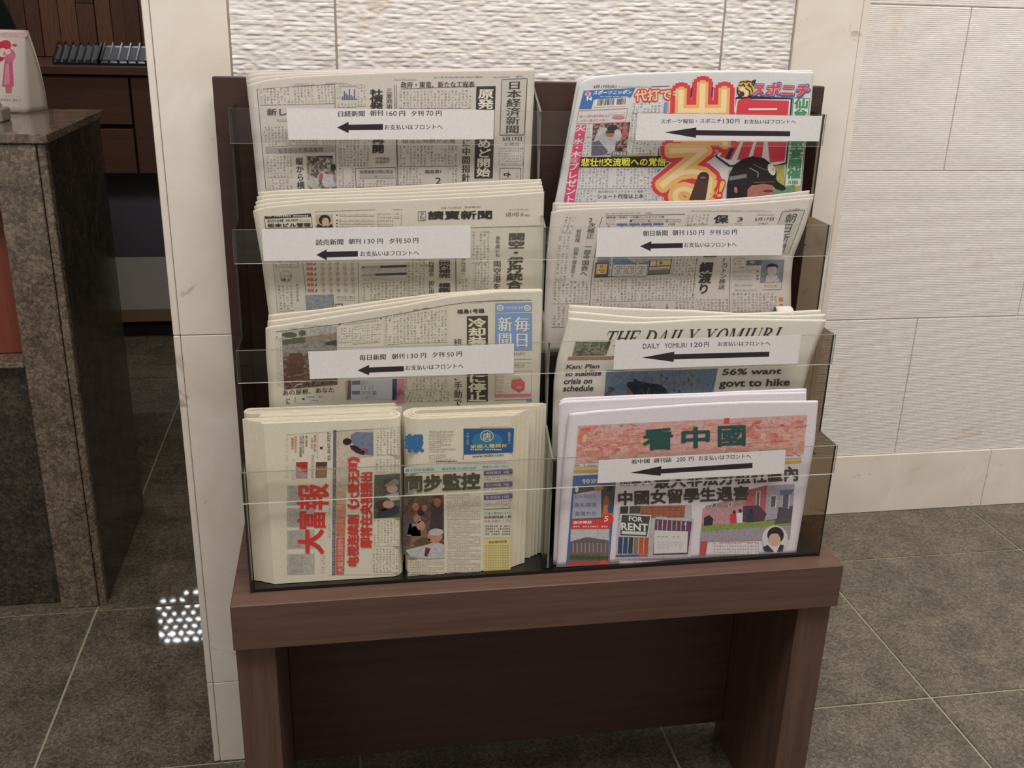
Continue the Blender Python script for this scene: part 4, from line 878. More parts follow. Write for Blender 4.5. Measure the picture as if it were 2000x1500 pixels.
for x_, c_ in ((925, (70, 76, 110)), (1113, (190, 110, 90)), (1300, (130, 136, 130))): p.ell(x_, 382, 14, 12, c_, 2); p.bq(x_ + 22, 375, x_ + 150, 390, vert=False, pitch=3.4, ch=3.4)
p.bq(920, 358, 1450, 370, vert=False, pitch=3, ch=3.4); p.quad([(778, 410), (1265, 405), (1265, 425), (774, 430)], (92, 104, 136))
for x_ in (890, 1018, 1142): p.quad([(x_, 405), (x_ + 14, 405), (x_ + 12, 430), (x_ - 2, 430)], GRAY, 2)
for x_ in (690, 825, 945, 1068, 1130, 1230): p.poly([(x_ - 10, 436), (x_ + 14, 436), (x_ + 2, 452)], (80, 84, 110), 2)
p.T('2号機', (1310, 408), (1385, 406), 18, (90, 86, 84), .01)
p.body([(1510, 322), (1750, 312), (1730, 415), (1495, 430)], pitch=7.5)
p.quad([(590, 720), (1370, 720), (1340, 830), (565, 830)], (120, 142, 166), 1, 'photo'); p.poly([(880, 740), (1350, 740), (1350, 800), (1110, 800), (1000, 835), (930, 800)], (176, 170, 152), 2, 'photo'); p.line([(885, 755), (925, 800), (1000, 832)], 1.4, (200, 206, 196), 3, 'photo')
p.quad([(555, 822), (692, 816), (680, 972), (538, 974)], (86, 80, 82), 2); p.quad([(568, 834), (680, 830), (664, 940), (556, 942)], (206, 178, 120), 3); p.ring(616, 858, 14, 14, .9, (110, 100, 130), 4); p.bq(585, 885, 650, 930, vert=False, pitch=5, ch=4, layer=4); p.poly([(640, 822), (660, 785), (668, 822)], (190, 90, 76), 4)
p.quad([(735, 840), (1098, 832), (1085, 960), (722, 962)], (206, 200, 192), 2); p.frame([(735, 840), (1098, 832), (1085, 960), (722, 962)], .8, (120, 126, 140), 3)
for x_ in (858, 975): p.line([(x_, 838), (x_ - 12, 960)], .8, (120, 126, 140), 3)
for x_ in (788, 878, 940, 1030): p.ring(x_, 908, 13, 13, 1, (100, 92, 130) if x_ != 940 else (150, 120, 80), 3); 
for x_ in (750, 870, 985): p.bq(x_, 855, x_ + 90, 888, vert=False, pitch=4, ch=4, layer=3); p.bq(x_, 928, x_ + 70, 942, vert=False, pitch=3.5, ch=4, layer=3)
p.quad([(1120, 795), (1352, 786), (1328, 936), (1100, 942)], (86, 80, 78), 2); p.quad([(1128, 806), (1188, 803), (1182, 852), (1122, 855)], (214, 184, 160), 3); p.quad([(1196, 803), (1342, 797), (1336, 846), (1190, 851)], (206, 178, 120), 3); p.ell(1238, 822, 14, 14, (90, 80, 110), 4); p.quad([(1118, 866), (1332, 856), (1328, 888), (1114, 896)], (200, 188, 172), 3); p.quad([(1112, 900), (1324, 893), (1320, 930), (1106, 938)], (120, 122, 96), 3); p.bq(1140, 872, 1310, 886, vert=False, pitch=3, ch=3.4, layer=4)
p.line([(540, 975), (1345, 935)], .8); p.quad([(700, 760), (735, 760), (715, 960), (690, 960)], (190, 184, 176), 3); p.body([(702, 765), (722, 765), (705, 950), (692, 950)], layer=4)
p.body([(525, 1000), (1610, 975), (1595, 1205), (520, 1230)]); p.body([(520, 1250), (1175, 1245), (1175, 1285), (515, 1285)]); p.Vt('100', [(1285, 1245), (1352, 1245), (1352, 1330), (1285, 1330)], bold=.0); p.body([(1385, 1225), (1650, 1220), (1650, 1320), (1385, 1320)]); p.body([(1360, 755), (1640, 755), (1610, 950), (1345, 955)])
p.body([(165, 545), (290, 545), (245, 1000), (130, 1000)]); p.body([(115, 1015), (485, 1010), (470, 1245), (105, 1250)], pitch=7.5); p.body([(100, 1280), (240, 1280), (230, 1495), (95, 1495)], pitch=7.5)
p.use(1350, 360, 5.357)
p.Vt('保', [(245, 318), (400, 318), (385, 408), (228, 408)], (60, 56, 54), .035); p.T('3', (485, 345), (545, 343), 42, bold=0, slant=8); p.bq(455, 400, 525, 412, vert=False, pitch=3, ch=4)
p.bq(690, 305, 870, 322, vert=False, pitch=3.4, ch=3.4); p.T('5月17日', (672, 346), (868, 340), 38, slant=8, bold=.005); p.T('火曜日', (700, 402), (800, 400), 16, (96, 90, 86), 0)
p.poly([(955, 285), (1190, 268), (1148, 400), (1020, 725), (860, 725)], (176, 172, 162)); p.line([(905, 415), (955, 285), (1190, 268), (1120, 470), (1020, 725)], .9, layer=2)
p.Vt('朝日新聞', [(1000, 305), (1125, 300), (975, 715), (860, 715)], (70, 66, 62), .0, 3)
p.bq(0, 270, 850, 282, vert=False, pitch=2.6, ch=5); p.T('12版', (985, 262), (1140, 250), 12, (96, 90, 86), 0)
p.Vt('綱渡り', [(92, 812), (242, 812), (188, 1148), (62, 1148)], (66, 62, 60), .035); p.Vt('1万トン移送', [(330, 760), (400, 760), (350, 1100), (278, 1100)], (84, 78, 74), .01)
p.quad([(130, 745), (265, 745), (262, 768), (126, 770)], (90, 84, 80)); p.line([(60, 760), (10, 1190)], .7)
p.bq(455, 760, 570, 880, vert=False, pitch=6, ch=4); p.quad([(585, 796), (738, 792), (730, 845), (575, 848)], (90, 104, 120), 1, 'photo'); p.ell(640, 815, 30, 16, (190, 150, 110), 2, 'photo'); p.bq(580, 855, 720, 890, vert=False, pitch=4, ch=3.4, col=(100, 130, 110))
p.quad([(742, 792), (975, 788), (955, 1022), (722, 1028)], (140, 140, 152), 1, 'photo'); p.ell(845, 905, 50, 60, (196, 184, 172), 2, 'photo'); p.poly([(785, 880), (800, 840), (845, 825), (900, 840), (910, 880), (885, 860), (800, 865)], (60, 56, 60), 3, 'photo'); p.poly([(775, 1025), (790, 950), (900, 950), (925, 1020)], (196, 192, 188), 2, 'photo')
p.bq(765, 1045, 920, 1075, vert=False, pitch=6, ch=4); p.line([(745, 1105), (940, 1100)], .6); p.line([(975, 790), (940, 1100)], .5)
for y_ in (910, 958, 990): p.bq(440, y_ - 8, 640, y_ + 8, vert=False, pitch=4, ch=4); p.rect(685, y_ - 10, 705, y_ + 8, (110, 104, 98))
p.bq(460, 1045, 640, 1062, vert=False, pitch=4, ch=6); p.bq(460, 1095, 700, 1112, vert=False, pitch=4, ch=5)
p.body([(430, 1140), (905, 1140), (890, 1335), (435, 1335)], pitch=7.5); p.rect(920, 1185, 962, 1222, (204, 104, 92)); p.rect(926, 1252, 962, 1264, (204, 104, 92)); p.body([(0, 1200), (395, 1200), (395, 1325), (0, 1310)], pitch=7.5); p.line([(410, 770), (400, 1330)], .6)
p.build(n_)
# ---- third row left: blue masthead daily
n_, p = copies(2, [[(518.5, 641), (530, 637), (549, 635), (631.5, 621), (780, 597.5), (875.5, 579), (974.5, 568.5), (1059.5, 567)],
                   [(522.5, 627), (550, 624), (640, 610), (780, 589), (870, 576), (960, 567.5), (1059, 565.5)],
                   [(524, 615.5), (545, 613), (620, 605), (700, 594), (780, 582), (860, 573), (960, 566), (1058, 564.5)]],
    [(519.5, 690), (523, 735), (526, 791)], [(1057, 680), (1053.7, 781)], .0055, PC, lab('daily with a sky blue 毎日新聞 title block, front copy in the third left pocket', 'cream newspaper', 'third left pocket', 3), 'blue masthead dailies in the third pocket down on the left', CREAM, ph=.2, amp=.002)
p.use(450, 560, 6.061)
p.line([(540, 532), (1265, 445), (1790, 360), (2580, 215), (2880, 175), (3570, 158)], .8); p.bq(700, 480, 790, 492, vert=False, pitch=2.6, ch=3); p.bq(860, 455, 1300, 462, vert=False, pitch=2.6, ch=3)
p.body([(535, 590), (560, 590), (590, 1180), (570, 1180)]); p.body([(572, 575), (603, 572), (628, 1180), (600, 1180)])
def pal(u, v, r):
    if v < .12: return r.choice([(176, 170, 164), (168, 162, 158)])
    if v < .22: return (96, 98, 72) if u < .42 else r.choice([(150, 130, 120), (140, 124, 112)])
    if v < .42: return r.choice([(140, 136, 128), (128, 120, 114), (150, 142, 134)])
    return r.choice([(116, 98, 84), (98, 76, 66), (130, 112, 96), (108, 90, 78), (88, 66, 60)])
p.mosaic([(608, 532), (1258, 448), (1268, 1158), (638, 1218)], 14, 18, pal, 4)
p.ell(700, 570, 90, 32, (92, 94, 66), 3, 'photo'); p.ell(850, 548, 42, 34, (104, 92, 70), 3, 'photo'); p.poly([(1120, 660), (1258, 625), (1258, 695), (1130, 690)], (80, 72, 68), 3, 'photo'); p.poly([(700, 790), (850, 780), (870, 1020), (660, 1060)], (96, 66, 54), 3, 'photo'); p.poly([(735, 1205), (790, 1150), (860, 1145), (850, 1160), (800, 1165)], (170, 166, 166), 4, 'photo'); p.poly([(640, 1080), (860, 1050), (870, 1095), (640, 1110)], (110, 64, 60), 3, 'photo')
p.T('あの屋根、あなた', (620, 1225), (1228, 1185), 66, bold=.015); p.Vt('に', [(655, 1310), (710, 1310), (715, 1400), (660, 1400)], bold=.02); p.line([(768, 1305), (768, 1370)], .8); p.quad([(770, 1300), (1105, 1285), (1105, 1365), (770, 1385)], (188, 186, 178)); p.rect(848, 1320, 880, 1338, BLK, 2); p.bq(900, 1295, 1090, 1315, vert=False, pitch=4, ch=4, layer=2); p.bq(955, 1340, 1050, 1355, vert=False, pitch=4, ch=4, layer=2)
p.rect(1285, 436, 1305, 452, BLK); p.rect(1775, 370, 1792, 384, BLK); p.body([(1345, 435), (1770, 378), (1770, 398), (1345, 452)], vert=False, pitch=4, ch=5); p.body([(1282, 490), (1445, 480), (1430, 655), (1272, 665)], vert=False, pitch=5, ch=5); p.body([(1450, 468), (1792, 432), (1770, 655), (1445, 680)], vert=False, pitch=4.6, ch=4.6)
p.body([(1825, 365), (1998, 335), (2000, 680), (1820, 690)], pitch=6.6)
p.quad([(1362, 1105), (1415, 1100), (1400, 1340), (1375, 1342)], (196, 130, 128)); p.quad([(1395, 1100), (1430, 1098), (1425, 1335), (1385, 1340)], (96, 92, 88), 2); p.quad([(1430, 1100), (1925, 1080), (1920, 1330), (1425, 1338)], (176, 178, 186)); p.quad([(1440, 1115), (1540, 1110), (1540, 1158), (1440, 1162)], (110, 104, 136), 2); p.T('2011', (1550, 1112), (1625, 1110), 46, (126, 120, 146), 0, 2); p.T('12 12', (1552, 1172), (1695, 1168), 46, (126, 120, 146), 0, 2); p.quad([(1440, 1235), (1535, 1232), (1535, 1275), (1440, 1278)], (110, 104, 136), 2); p.Vt('国', [(1680, 1230), (1730, 1230), (1730, 1285), (1680, 1285)], (96, 100, 150), .02); p.T('旅の宿', (1552, 1232), (1660, 1228), 48, (126, 120, 146), 0, 2); p.T('いま行く', (1552, 1290), (1720, 1286), 40, (126, 120, 146), 0, 2)
p.quad([(1922, 1082), (1972, 1080), (1968, 1335), (1915, 1335)], (76, 82, 120), 2); p.quad([(1968, 1078), (2065, 1072), (2062, 1360), (1966, 1360)], (190, 132, 140), 2)
p.use(760, 560, 6.061)
p.body([(0, 345), (690, 270), (690, 655), (0, 675)], pitch=6.8); p.bq(130, 290, 160, 305, vert=False, pitch=2.6, ch=5); p.T('新  聞', (280, 268), (455, 244), 20, (96, 92, 84), 0); p.bq(935, 180, 1110, 190, vert=False, pitch=2.4, ch=3); p.bq(1175, 150, 1690, 160, vert=False, pitch=2.4, ch=3)
p.T('福島1号機', (805, 268), (1128, 256), 54, (74, 68, 62), .03); p.quad([(921, 350), (1169, 342), (1169, 1358), (921, 1364)], (76, 68, 56)); p.Vt('冷却装置手動に停止', [(935, 372), (1150, 372), (1150, 1360), (935, 1360)], (206, 198, 174), .035, grow=1.02)
p.quad([(1258, 196), (1692, 186), (1692, 750), (1254, 756)], (120, 146, 182)); p.line([(1260, 312), (1692, 306)], 1, (200, 200, 190), 2)
for x_ in (1315, 1636): p.ell(x_, 250, 42, 36, (206, 202, 186), 2); p.ring(x_, 250, 22, 20, 1.2, (120, 146, 182), 3); p.ell(x_, 250, 9, 8, (120, 146, 182), 3)
p.T('MAINICHI', (1375, 236), (1580, 232), 30, (206, 206, 198), .0); p.Vt('毎日', [(1478, 352), (1665, 350), (1665, 722), (1478, 724)], (214, 208, 192), .02, 3); p.Vt('新聞', [(1285, 352), (1460, 352), (1460, 722), (1285, 724)], (214, 208, 192), .02, 3)
p.T('日(火)', (1440, 775), (1605, 770), 42, (84, 78, 70), .0); p.bq(1485, 870, 1690, 900, vert=False, pitch=4, ch=4); p.bq(1485, 905, 1600, 950, vert=False, pitch=5, ch=5); p.line([(1480, 862), (1690, 856)], .5)
p.frame([(1258, 1010), (1690, 995), (1682, 1300), (1254, 1308)], .8, (200, 140, 140)); p.bq(1275, 1050, 1445, 1195, vert=False, pitch=6, ch=5, col=(200, 110, 110)); p.poly([(1450, 1110), (1560, 1085), (1610, 1140), (1600, 1220), (1540, 1250), (1450, 1200)], (200, 100, 106), 3, 'photo'); p.poly([(1450, 1110), (1480, 1060), (1510, 1075), (1540, 1060), (1570, 1110)], (196, 186, 128), 2, 'photo'); p.ell(1540, 1190, 30, 22, (214, 130, 120), 4, 'photo')
p.quad([(1255, 1276), (1682, 1264), (1682, 1290), (1255, 1302)], (204, 116, 124), 2); p.bq(1285, 1235, 1365, 1255, vert=False, pitch=4, ch=4); p.quad([(1630, 1325), (1690, 1322), (1690, 1360), (1630, 1360)], (110, 140, 168)); p.line([(1250, 1345), (1630, 1335)], .8)
p.Vt('短', [(765, 610), (862, 610), (862, 715), (765, 715)], bold=.0); p.Vt('、手動で', [(765, 1020), (868, 1020), (868, 1420), (765, 1420)], (74, 68, 62), .015)
p.body([(180, 1075), (690, 1060), (690, 1215), (180, 1225)], pitch=6.8); p.body([(230, 1250), (715, 1235), (715, 1350), (180, 1360)], pitch=6.8); p.quad([(0, 1095), (45, 1092), (40, 1330), (0, 1330)], (170, 174, 184)); p.quad([(40, 1090), (92, 1088), (88, 1345), (35, 1345)], (76, 82, 120), 2); p.quad([(92, 1080), (180, 1075), (185, 1380), (86, 1380)], (190, 132, 140), 2)
p.build(n_)
# ---- third row right: English daily
ENG = (206, 200, 186); PE = paper('newsprint_english', ENG)
n_, p = copies(2, [[(1109.6, 621), (1153, 625), (1215, 629), (1261.5, 629.5), (1370, 623), (1450, 622.5), (1540, 624), (1613.6, 625)],
                   [(1110, 608), (1153, 611), (1215, 617), (1261.5, 620), (1370, 618), (1450, 615), (1540, 617), (1613, 614)],
                   [(1111, 596), (1168.5, 599.5), (1261.5, 604), (1350, 606), (1443, 612.5), (1520, 610), (1604, 605.5)]],
    [(1100, 660), (1089.5, 698.5), (1082.5, 745), (1080.5, 806)], [(1601, 656.7), (1582.6, 706), (1568.6, 758)], .007, PE, lab('English daily titled THE DAILY YOMIURI, front copy of its stack', 'English daily', 'third right pocket', 3), 'English dailies in the third pocket down on the right', ENG, ph=4.2, amp=.0022, lean=.07)
p.use(0, 0, 1)
p.serif('THE DAILY YOMIURI', [(1189, 647), (1532, 639), (1519, 667), (1176, 676)], (60, 52, 54), 2)
p.use(1060, 590, 6.452)
p.mosaic([(415, 502), (858, 502), (800, 668), (370, 678)], 9, 5, [(116, 114, 96), (130, 128, 108), (96, 98, 84), (146, 142, 124), (84, 86, 74)], 8); p.quad([(322, 690), (900, 680), (885, 722), (315, 730)], (150, 112, 96))
def slab(t, x0, y0, x1, y1, sl=14): p.T(t, (x0, y0), (x1, y0 - (x1 - x0) * .02), y1 - y0, (70, 66, 66), .028, 2, sl)
slab('Kan: Plan', 308, 788, 725, 842); slab('to stabilize', 292, 865, 748, 935); slab('crisis on', 275, 968, 632, 1035); slab('schedule', 268, 1052, 648, 1128); p.bq(415, 1183, 545, 1196, vert=False, pitch=2.6, ch=3)
p.quad([(802, 860), (2210, 828), (2145, 1165), (775, 1200)], (110, 128, 146), 1, 'photo'); p.mosaic([(1300, 850), (2000, 835), (1990, 1160), (1290, 1180)], 12, 7, [(112, 128, 144), (118, 130, 142), (104, 122, 142), (126, 130, 138), (110, 120, 130)], 10)
p.poly([(1055, 1050), (1075, 1010), (1150, 1000), (1145, 968), (1165, 965), (1220, 1000), (1480, 1040), (1560, 1100), (1580, 1170), (1160, 1190), (1110, 1110)], (50, 56, 66), 3, 'photo'); p.poly([(1090, 1090), (1130, 1140), (1120, 1185), (1040, 1185)], (128, 96, 88), 3, 'photo'); p.poly([(820, 1080), (850, 1065), (900, 1080), (910, 1110), (870, 1118)], (110, 74, 78), 3, 'photo')
for a in ((840, 1100, 775, 1190), (860, 1108, 792, 1192), (880, 1112, 810, 1190)): p.line([(a[0], a[1]), (a[2], a[3])], 1, (84, 88, 96), 3, 'photo')
p.line([(900, 1060), (1100, 890)], .9, (150, 158, 166), 3, 'photo'); p.line([(960, 1000), (1000, 950), (1060, 920)], .9, (150, 158, 166), 3, 'photo')
r = random.Random(8)
for _ in range(26): x_ = r.uniform(1250, 1950); y_ = r.uniform(860, 1140); p.line([(x_, y_), (x_ + r.uniform(-40, 40), y_ + r.uniform(30, 110))], 1, r.choice([(92, 84, 92), (84, 92, 110), (130, 120, 112)]), 3, 'photo')
for x_, y_ in ((1500, 925), (1840, 980), (1660, 1110), (1560, 960), (1720, 1120)): p.ell(x_, y_, 12, 16, (80, 74, 96), 4, 'photo')
p.use(1350, 590, 6.452)
slab('56% want', 402, 842, 1152, 922, 18); slab('govt to hike', 362, 978, 1255, 1100, 18); slab('taxes to help', 345, 1122, 1240, 1210, 18)
p.build(n_)
# a curled page corner
crl = []; cf = []
for i in range(13):
    a = math.radians(-60 + i * 22)
    for q in range(6): crl.append((0, 0, 0))
Pc = aty([(1520, 607)], 1.39)[0]
V = []; F = []
for i in range(13):
    a = math.radians(200 - i * 16)
    for q in range(5):
        x = Pc[0] + .006 * q + .0; V.append((Pc[0] + .0 + .0065 * q, Pc[1] + .012 + .014 * math.cos(a) * (.6 + .1 * q), Pc[2] - .008 + .011 * math.sin(a)))
for i in range(12):
    for q in range(4): a = i * 5 + q; F.append((a, a + 1, a + 6, a + 5))
cu = mesh_obj('curled_page', V, F, PE, n_, True); sm = cu.modifiers.new('s', 'SOLIDIFY'); sm.thickness = .0004
# ---- bottom right: Chinese weekly
KP = (212, 204, 208); PK = paper('newsprint_white', KP)
F4 = dict(lean=.07, off=.0045, amp=.0012)
n_, p = copies(3, [[(1112, 808.8), (1161, 803), (1262.7, 795.6), (1360, 789), (1466.7, 784.5), (1598, 783.4)],
                   [(1092, 790), (1100, 784), (1262, 776), (1360, 773), (1441, 769), (1575, 766)],
                   [(1094, 783.5), (1105, 778), (1262.7, 771.5), (1360, 769), (1441, 765), (1575.6, 759.6)]],
    [(1098, 940), (1088, 1103)], [(1591, 864), (1575.6, 952.7), (1565.5, 1016), (1554, 1084)], .007, PK, lab('Chinese weekly with green 看中國 title on a pink banner, front copy in the bottom right pocket', 'weekly', 'bottom right pocket', 3), 'Chinese weeklies in the bottom right pocket', KP, ph=1.0,
    lefts={1: [(1092, 790), (1089, 900), (1081.5, 1092)], 2: [(1094, 783.5), (1091, 900), (1083, 1090)]}, rights={1: [(1579, 783), (1574, 864), (1560, 950), (1545, 1084)], 2: [(1575.6, 759.6), (1572, 864), (1558, 950), (1543, 1084)]}, **F4)
p.use(1060, 750, 3.947)
def palb(u, v, r):
    if v < .25 or (.35 < u < .6): return r.choice([(214, 168, 160), (218, 160, 148), (212, 176, 170)])
    return r.choice([(214, 150, 136), (218, 168, 152), (208, 140, 130), (220, 176, 164)])
p.mosaic([(276, 322), (2040, 238), (2010, 545), (252, 612)], 40, 12, palb, 11, 1)
r = random.Random(21)
for _ in range(60):
    u = r.random(); x_ = 290 + u * 1700; y0_ = 330 - 60 * u; y_ = y0_ + r.choice([r.uniform(0, 60), r.uniform(100, 230)])
    if u > .3 and u < .65 and y_ > y0_ + 90: continue
    p.ell(x_, y_, r.uniform(10, 34), r.uniform(4, 14), r.choice([(208, 112, 104), (214, 128, 110), (204, 120, 120), (222, 150, 120)]), 2, 'photo', r.uniform(-20, 20))
for _ in range(36):
    u = r.random(); x_ = 290 + u * 1600; y_ = 335 - 60 * u + r.uniform(10, 200); p.line([(x_, y_), (x_ + r.uniform(40, 120), y_ - r.uniform(0, 14)), (x_ + r.uniform(130, 200), y_ - r.uniform(0, 24))], .8, r.choice([(208, 120, 112), (226, 190, 180)]), 3, 'photo')
p.ell(310, 410, 40, 60, (220, 136, 104), 3, 'photo', 20); p.ell(325, 420, 18, 34, (214, 190, 170), 4, 'photo', 20); p.rect(1400, 262, 1440, 305, (206, 92, 90), 4, 'photo'); p.poly([(1550, 375), (1640, 285), (1690, 280), (1680, 300), (1640, 310), (1570, 380)], (214, 110, 104), 4, 'photo'); p.poly([(1825, 318), (1845, 305), (1865, 318), (1850, 328)], (214, 80, 90), 4, 'photo')
DG = (44, 82, 76)
p.T('看', (770, 345), (1008, 335), 170, DG, .035, 5); p.T('中', (1068, 335), (1290, 325), 165, DG, .035, 5); p.T('國', (1348, 324), (1566, 316), 160, DG, .03, 5)
p.quad([(246, 616), (2000, 545), (1998, 568), (244, 640)], (206, 198, 198), 2); p.T('日本', (246, 620), (285, 618), 18, (110, 100, 90), .01, 3); p.bq(315, 620, 420, 634, vert=False, pitch=3, ch=4, layer=3); p.bq(1868, 545, 1990, 560, vert=False, pitch=3.4, ch=4, layer=3); p.quad([(244, 648), (1996, 574), (1994, 606), (240, 684)], (206, 170, 96), 2); p.quad([(244, 668), (1996, 594), (1994, 600), (240, 676)], (190, 150, 70), 3)
p.quad([(236, 708), (568, 690), (514, 1392), (180, 1396)], (80, 106, 148)); p.T('特別報導', (305, 732), (560, 718), 40, (220, 216, 216), .02, 3)
p.poly([(240, 800), (450, 775), (560, 770), (540, 1040), (225, 1045)], (96, 90, 84), 2, 'photo'); p.quad([(240, 850), (450, 812), (452, 1030), (225, 1040)], (168, 166, 180), 3)
for i in range(3): p.T(('和平同訪不', '是札罪居', '運價方在')[i], (245, 852 + i * 66), (415, 848 + i * 66), 34, (110, 108, 120), -.005, 4)
p.ell(490, 900, 24, 44, (150, 110, 84), 4, 'photo'); p.poly([(470, 930), (530, 930), (545, 1045), (455, 1045)], (214, 122, 70), 5, 'photo'); p.ell(430, 800, 36, 26, (176, 134, 106), 4, 'photo'); p.ell(515, 800, 22, 30, (70, 70, 84), 4, 'photo'); p.ell(262, 810, 14, 26, (206, 200, 190), 4, 'photo'); p.ell(520, 960, 20, 40, (70, 90, 140), 5, 'photo')
p.quad([(226, 1045), (520, 1042), (516, 1116), (222, 1118)], (206, 70, 60), 4); p.T('要求釋放', (236, 1058), (380, 1054), 22, (224, 210, 206), .03, 5); p.bq(236, 1090, 505, 1108, vert=False, pitch=4.6, ch=4.6, col=(224, 200, 196), layer=5)
p.ell(500, 1042, 46, 42, (206, 70, 60), 5); p.T('5', (478, 1018), (508, 1016), 44, (224, 210, 206), .03, 6, 6)
p.quad([(216, 1118), (514, 1116), (510, 1372), (210, 1376)], (200, 196, 202), 2, 'photo'); p.poly([(214, 1215), (340, 1180), (510, 1205), (508, 1372), (208, 1374)], (116, 104, 100), 3, 'photo')
for i in range(9): p.rect(230 + i * 31, 1225, 240 + i * 31, 1300, (160, 150, 142), 4, 'photo')
p.poly([(210, 1320), (508, 1325), (508, 1352), (210, 1352)], (80, 92, 60), 4, 'photo'); p.quad([(186, 1372), (512, 1368), (512, 1392), (186, 1394)], (180, 70, 66), 4); p.poly([(430, 1390), (440, 1366), (480, 1360), (510, 1385)], (214, 76, 60), 5)
HD = (80, 72, 66)
p.use(0, 0, 1)
p.T('加拿大', (1210, 929), (1275, 927), 20, HD, .03, 3); p.T('最大非法分租社區內', (1278, 925), (1559, 909), 30.5, HD, .035, 3)
p.T('中國女留學生遇害', (1207, 959), (1463, 948), 29, HD, .04, 3)
p.use(1060, 750, 3.947)
p.quad([(590, 945), (1150, 930), (1140, 1335), (560, 1350)], (190, 186, 186), 1, 'photo'); p.quad([(755, 942), (1100, 935), (1090, 1030), (750, 1035)], (176, 112, 86), 2, 'photo')
for i in range(4): p.line([(760, 955 + i * 22), (1095, 950 + i * 22)], .8, (140, 80, 66), 3, 'photo')
for i in range(7): p.line([(800 + i * 45, 945), (798 + i * 45, 1030)], .6, (140, 80, 66), 3, 'photo')
p.quad([(600, 945), (660, 943), (655, 1000), (598, 1002)], (66, 68, 70), 2, 'photo'); p.quad([(672, 943), (755, 940), (750, 998), (668, 1000)], (90, 84, 80), 2, 'photo')
cols = [(66, 78, 116), (72, 84, 120), (70, 76, 84), (150, 120, 100), (196, 96, 60), (190, 92, 60)]
for i in range(6): p.quad([(585 + i * 40, 1180), (617 + i * 40, 1180), (612 + i * 40, 1308), (578 + i * 40, 1308)], cols[i], 2, 'photo')
p.quad([(565, 1318), (810, 1312), (805, 1330), (560, 1335)], (90, 100, 150), 2, 'photo'); p.quad([(740, 1316), (810, 1314), (808, 1328), (738, 1330)], (196, 100, 76), 3, 'photo')
p.quad([(602, 1000), (838, 1012), (812, 1184), (588, 1174)], (206, 204, 200), 3); p.quad([(610, 1008), (828, 1020), (804, 1176), (596, 1166)], (72, 76, 70), 4); p.T('FOR', (664, 1018), (768, 1026), 38, (220, 220, 214), .03, 5); p.T('RENT', (605, 1068), (812, 1078), 58, (220, 220, 214), .03, 5); p.quad([(610, 1132), (798, 1140), (795, 1164), (608, 1156)], (196, 206, 200), 5)
p.quad([(842, 1015), (1165, 1040), (1130, 1320), (838, 1330)], (196, 192, 190), 2, 'photo'); p.quad([(868, 1042), (1150, 1060), (1118, 1312), (850, 1320)], (116, 76, 96), 3, 'photo')
for i in range(7): p.quad([(885 + i * 36, 1048), (893 + i * 36, 1048), (888 + i * 36, 1130), (880 + i * 36, 1130)], (190, 180, 180), 4, 'photo')
p.quad([(862, 1128), (1120, 1136), (1112, 1300), (856, 1308)], (206, 200, 198), 5); p.bq(880, 1170, 1060, 1185, vert=False, pitch=4, ch=8, col=(150, 144, 150), layer=6); p.bq(880, 1210, 1080, 1270, vert=False, pitch=5, ch=9, col=(180, 174, 178), layer=6); p.ell(1100, 1080, 8, 10, (230, 226, 216), 6, 'photo')
p.bq(590, 1362, 1150, 1382, vert=False, pitch=5, ch=4.6); p.quad([(1060, 1205 - 30), (1142, 1170), (1140, 1330), (1125, 1335)], (196, 192, 194), 2)
p.use(1340, 750, 3.947)
p.quad([(150, 940), (835, 770), (800, 1195), (108, 1215)], (178, 140, 142), 1, 'photo'); p.poly([(470, 820), (625, 780), (605, 1060), (445, 1065)], (184, 104, 112), 2, 'photo'); p.poly([(625, 785), (838, 770), (815, 1050), (600, 1060)], (176, 166, 176), 2, 'photo'); p.poly([(130, 960), (445, 940), (440, 1080), (120, 1090)], (196, 150, 156), 2, 'photo')
for a in ((540, 830, 575, 940), (650, 860, 700, 950), (740, 850, 800, 960), (200, 920, 240, 950), (330, 915, 360, 945)): p.quad([(a[0], a[1]), (a[2], a[1] - 6), (a[2] - 6, a[3]), (a[0] - 6, a[3] + 4)], (206, 204, 206), 3, 'photo'); p.quad([(a[0] + 8, a[1] + 6), (a[2] - 8, a[1]), (a[2] - 14, a[3] - 6), (a[0] + 2, a[3])], (110, 100, 110), 4, 'photo')
p.poly([(725, 820), (830, 810), (815, 850), (730, 855)], (106, 124, 150), 4, 'photo'); p.poly([(710, 950), (825, 940), (812, 1040), (700, 1045)], (96, 90, 100), 3, 'photo'); p.poly([(440, 940), (560, 935), (620, 1000), (600, 1060), (430, 1060)], (96, 74, 84), 4, 'photo')
p.poly([(140, 1030), (180, 1010), (210, 1040), (200, 1110), (135, 1115)], (66, 60, 60), 4, 'photo'); p.poly([(120, 1095), (812, 1040), (806, 1090), (115, 1145)], (140, 160, 90), 4, 'photo'); p.poly([(115, 1140), (806, 1088), (800, 1195), (108, 1215)], (168, 158, 170), 4, 'photo'); p.poly([(620, 1050), (810, 1030), (808, 1070), (560, 1090)], (110, 92, 84), 5, 'photo')
for x_, y_, c_ in ((365, 1000, (204, 60, 66)), (412, 990, (206, 210, 212)), (495, 990, (60, 64, 78))):
    p.ell(x_ + 6, y_ - 12, 11, 14, (56, 46, 44), 7); p.poly([(x_ - 26, y_ + 5), (x_ + 26, y_), (x_ + 22, y_ + 80), (x_ - 20, y_ + 82)], c_, 6); p.poly([(x_ - 18, y_ + 80), (x_ + 16, y_ + 80), (x_ + 10, y_ + 170), (x_ + 2, y_ + 172), (x_, y_ + 100), (x_ - 8, y_ + 175), (x_ - 18, y_ + 175)], (206, 206, 210) if x_ == 412 else (60, 56, 64), 5)
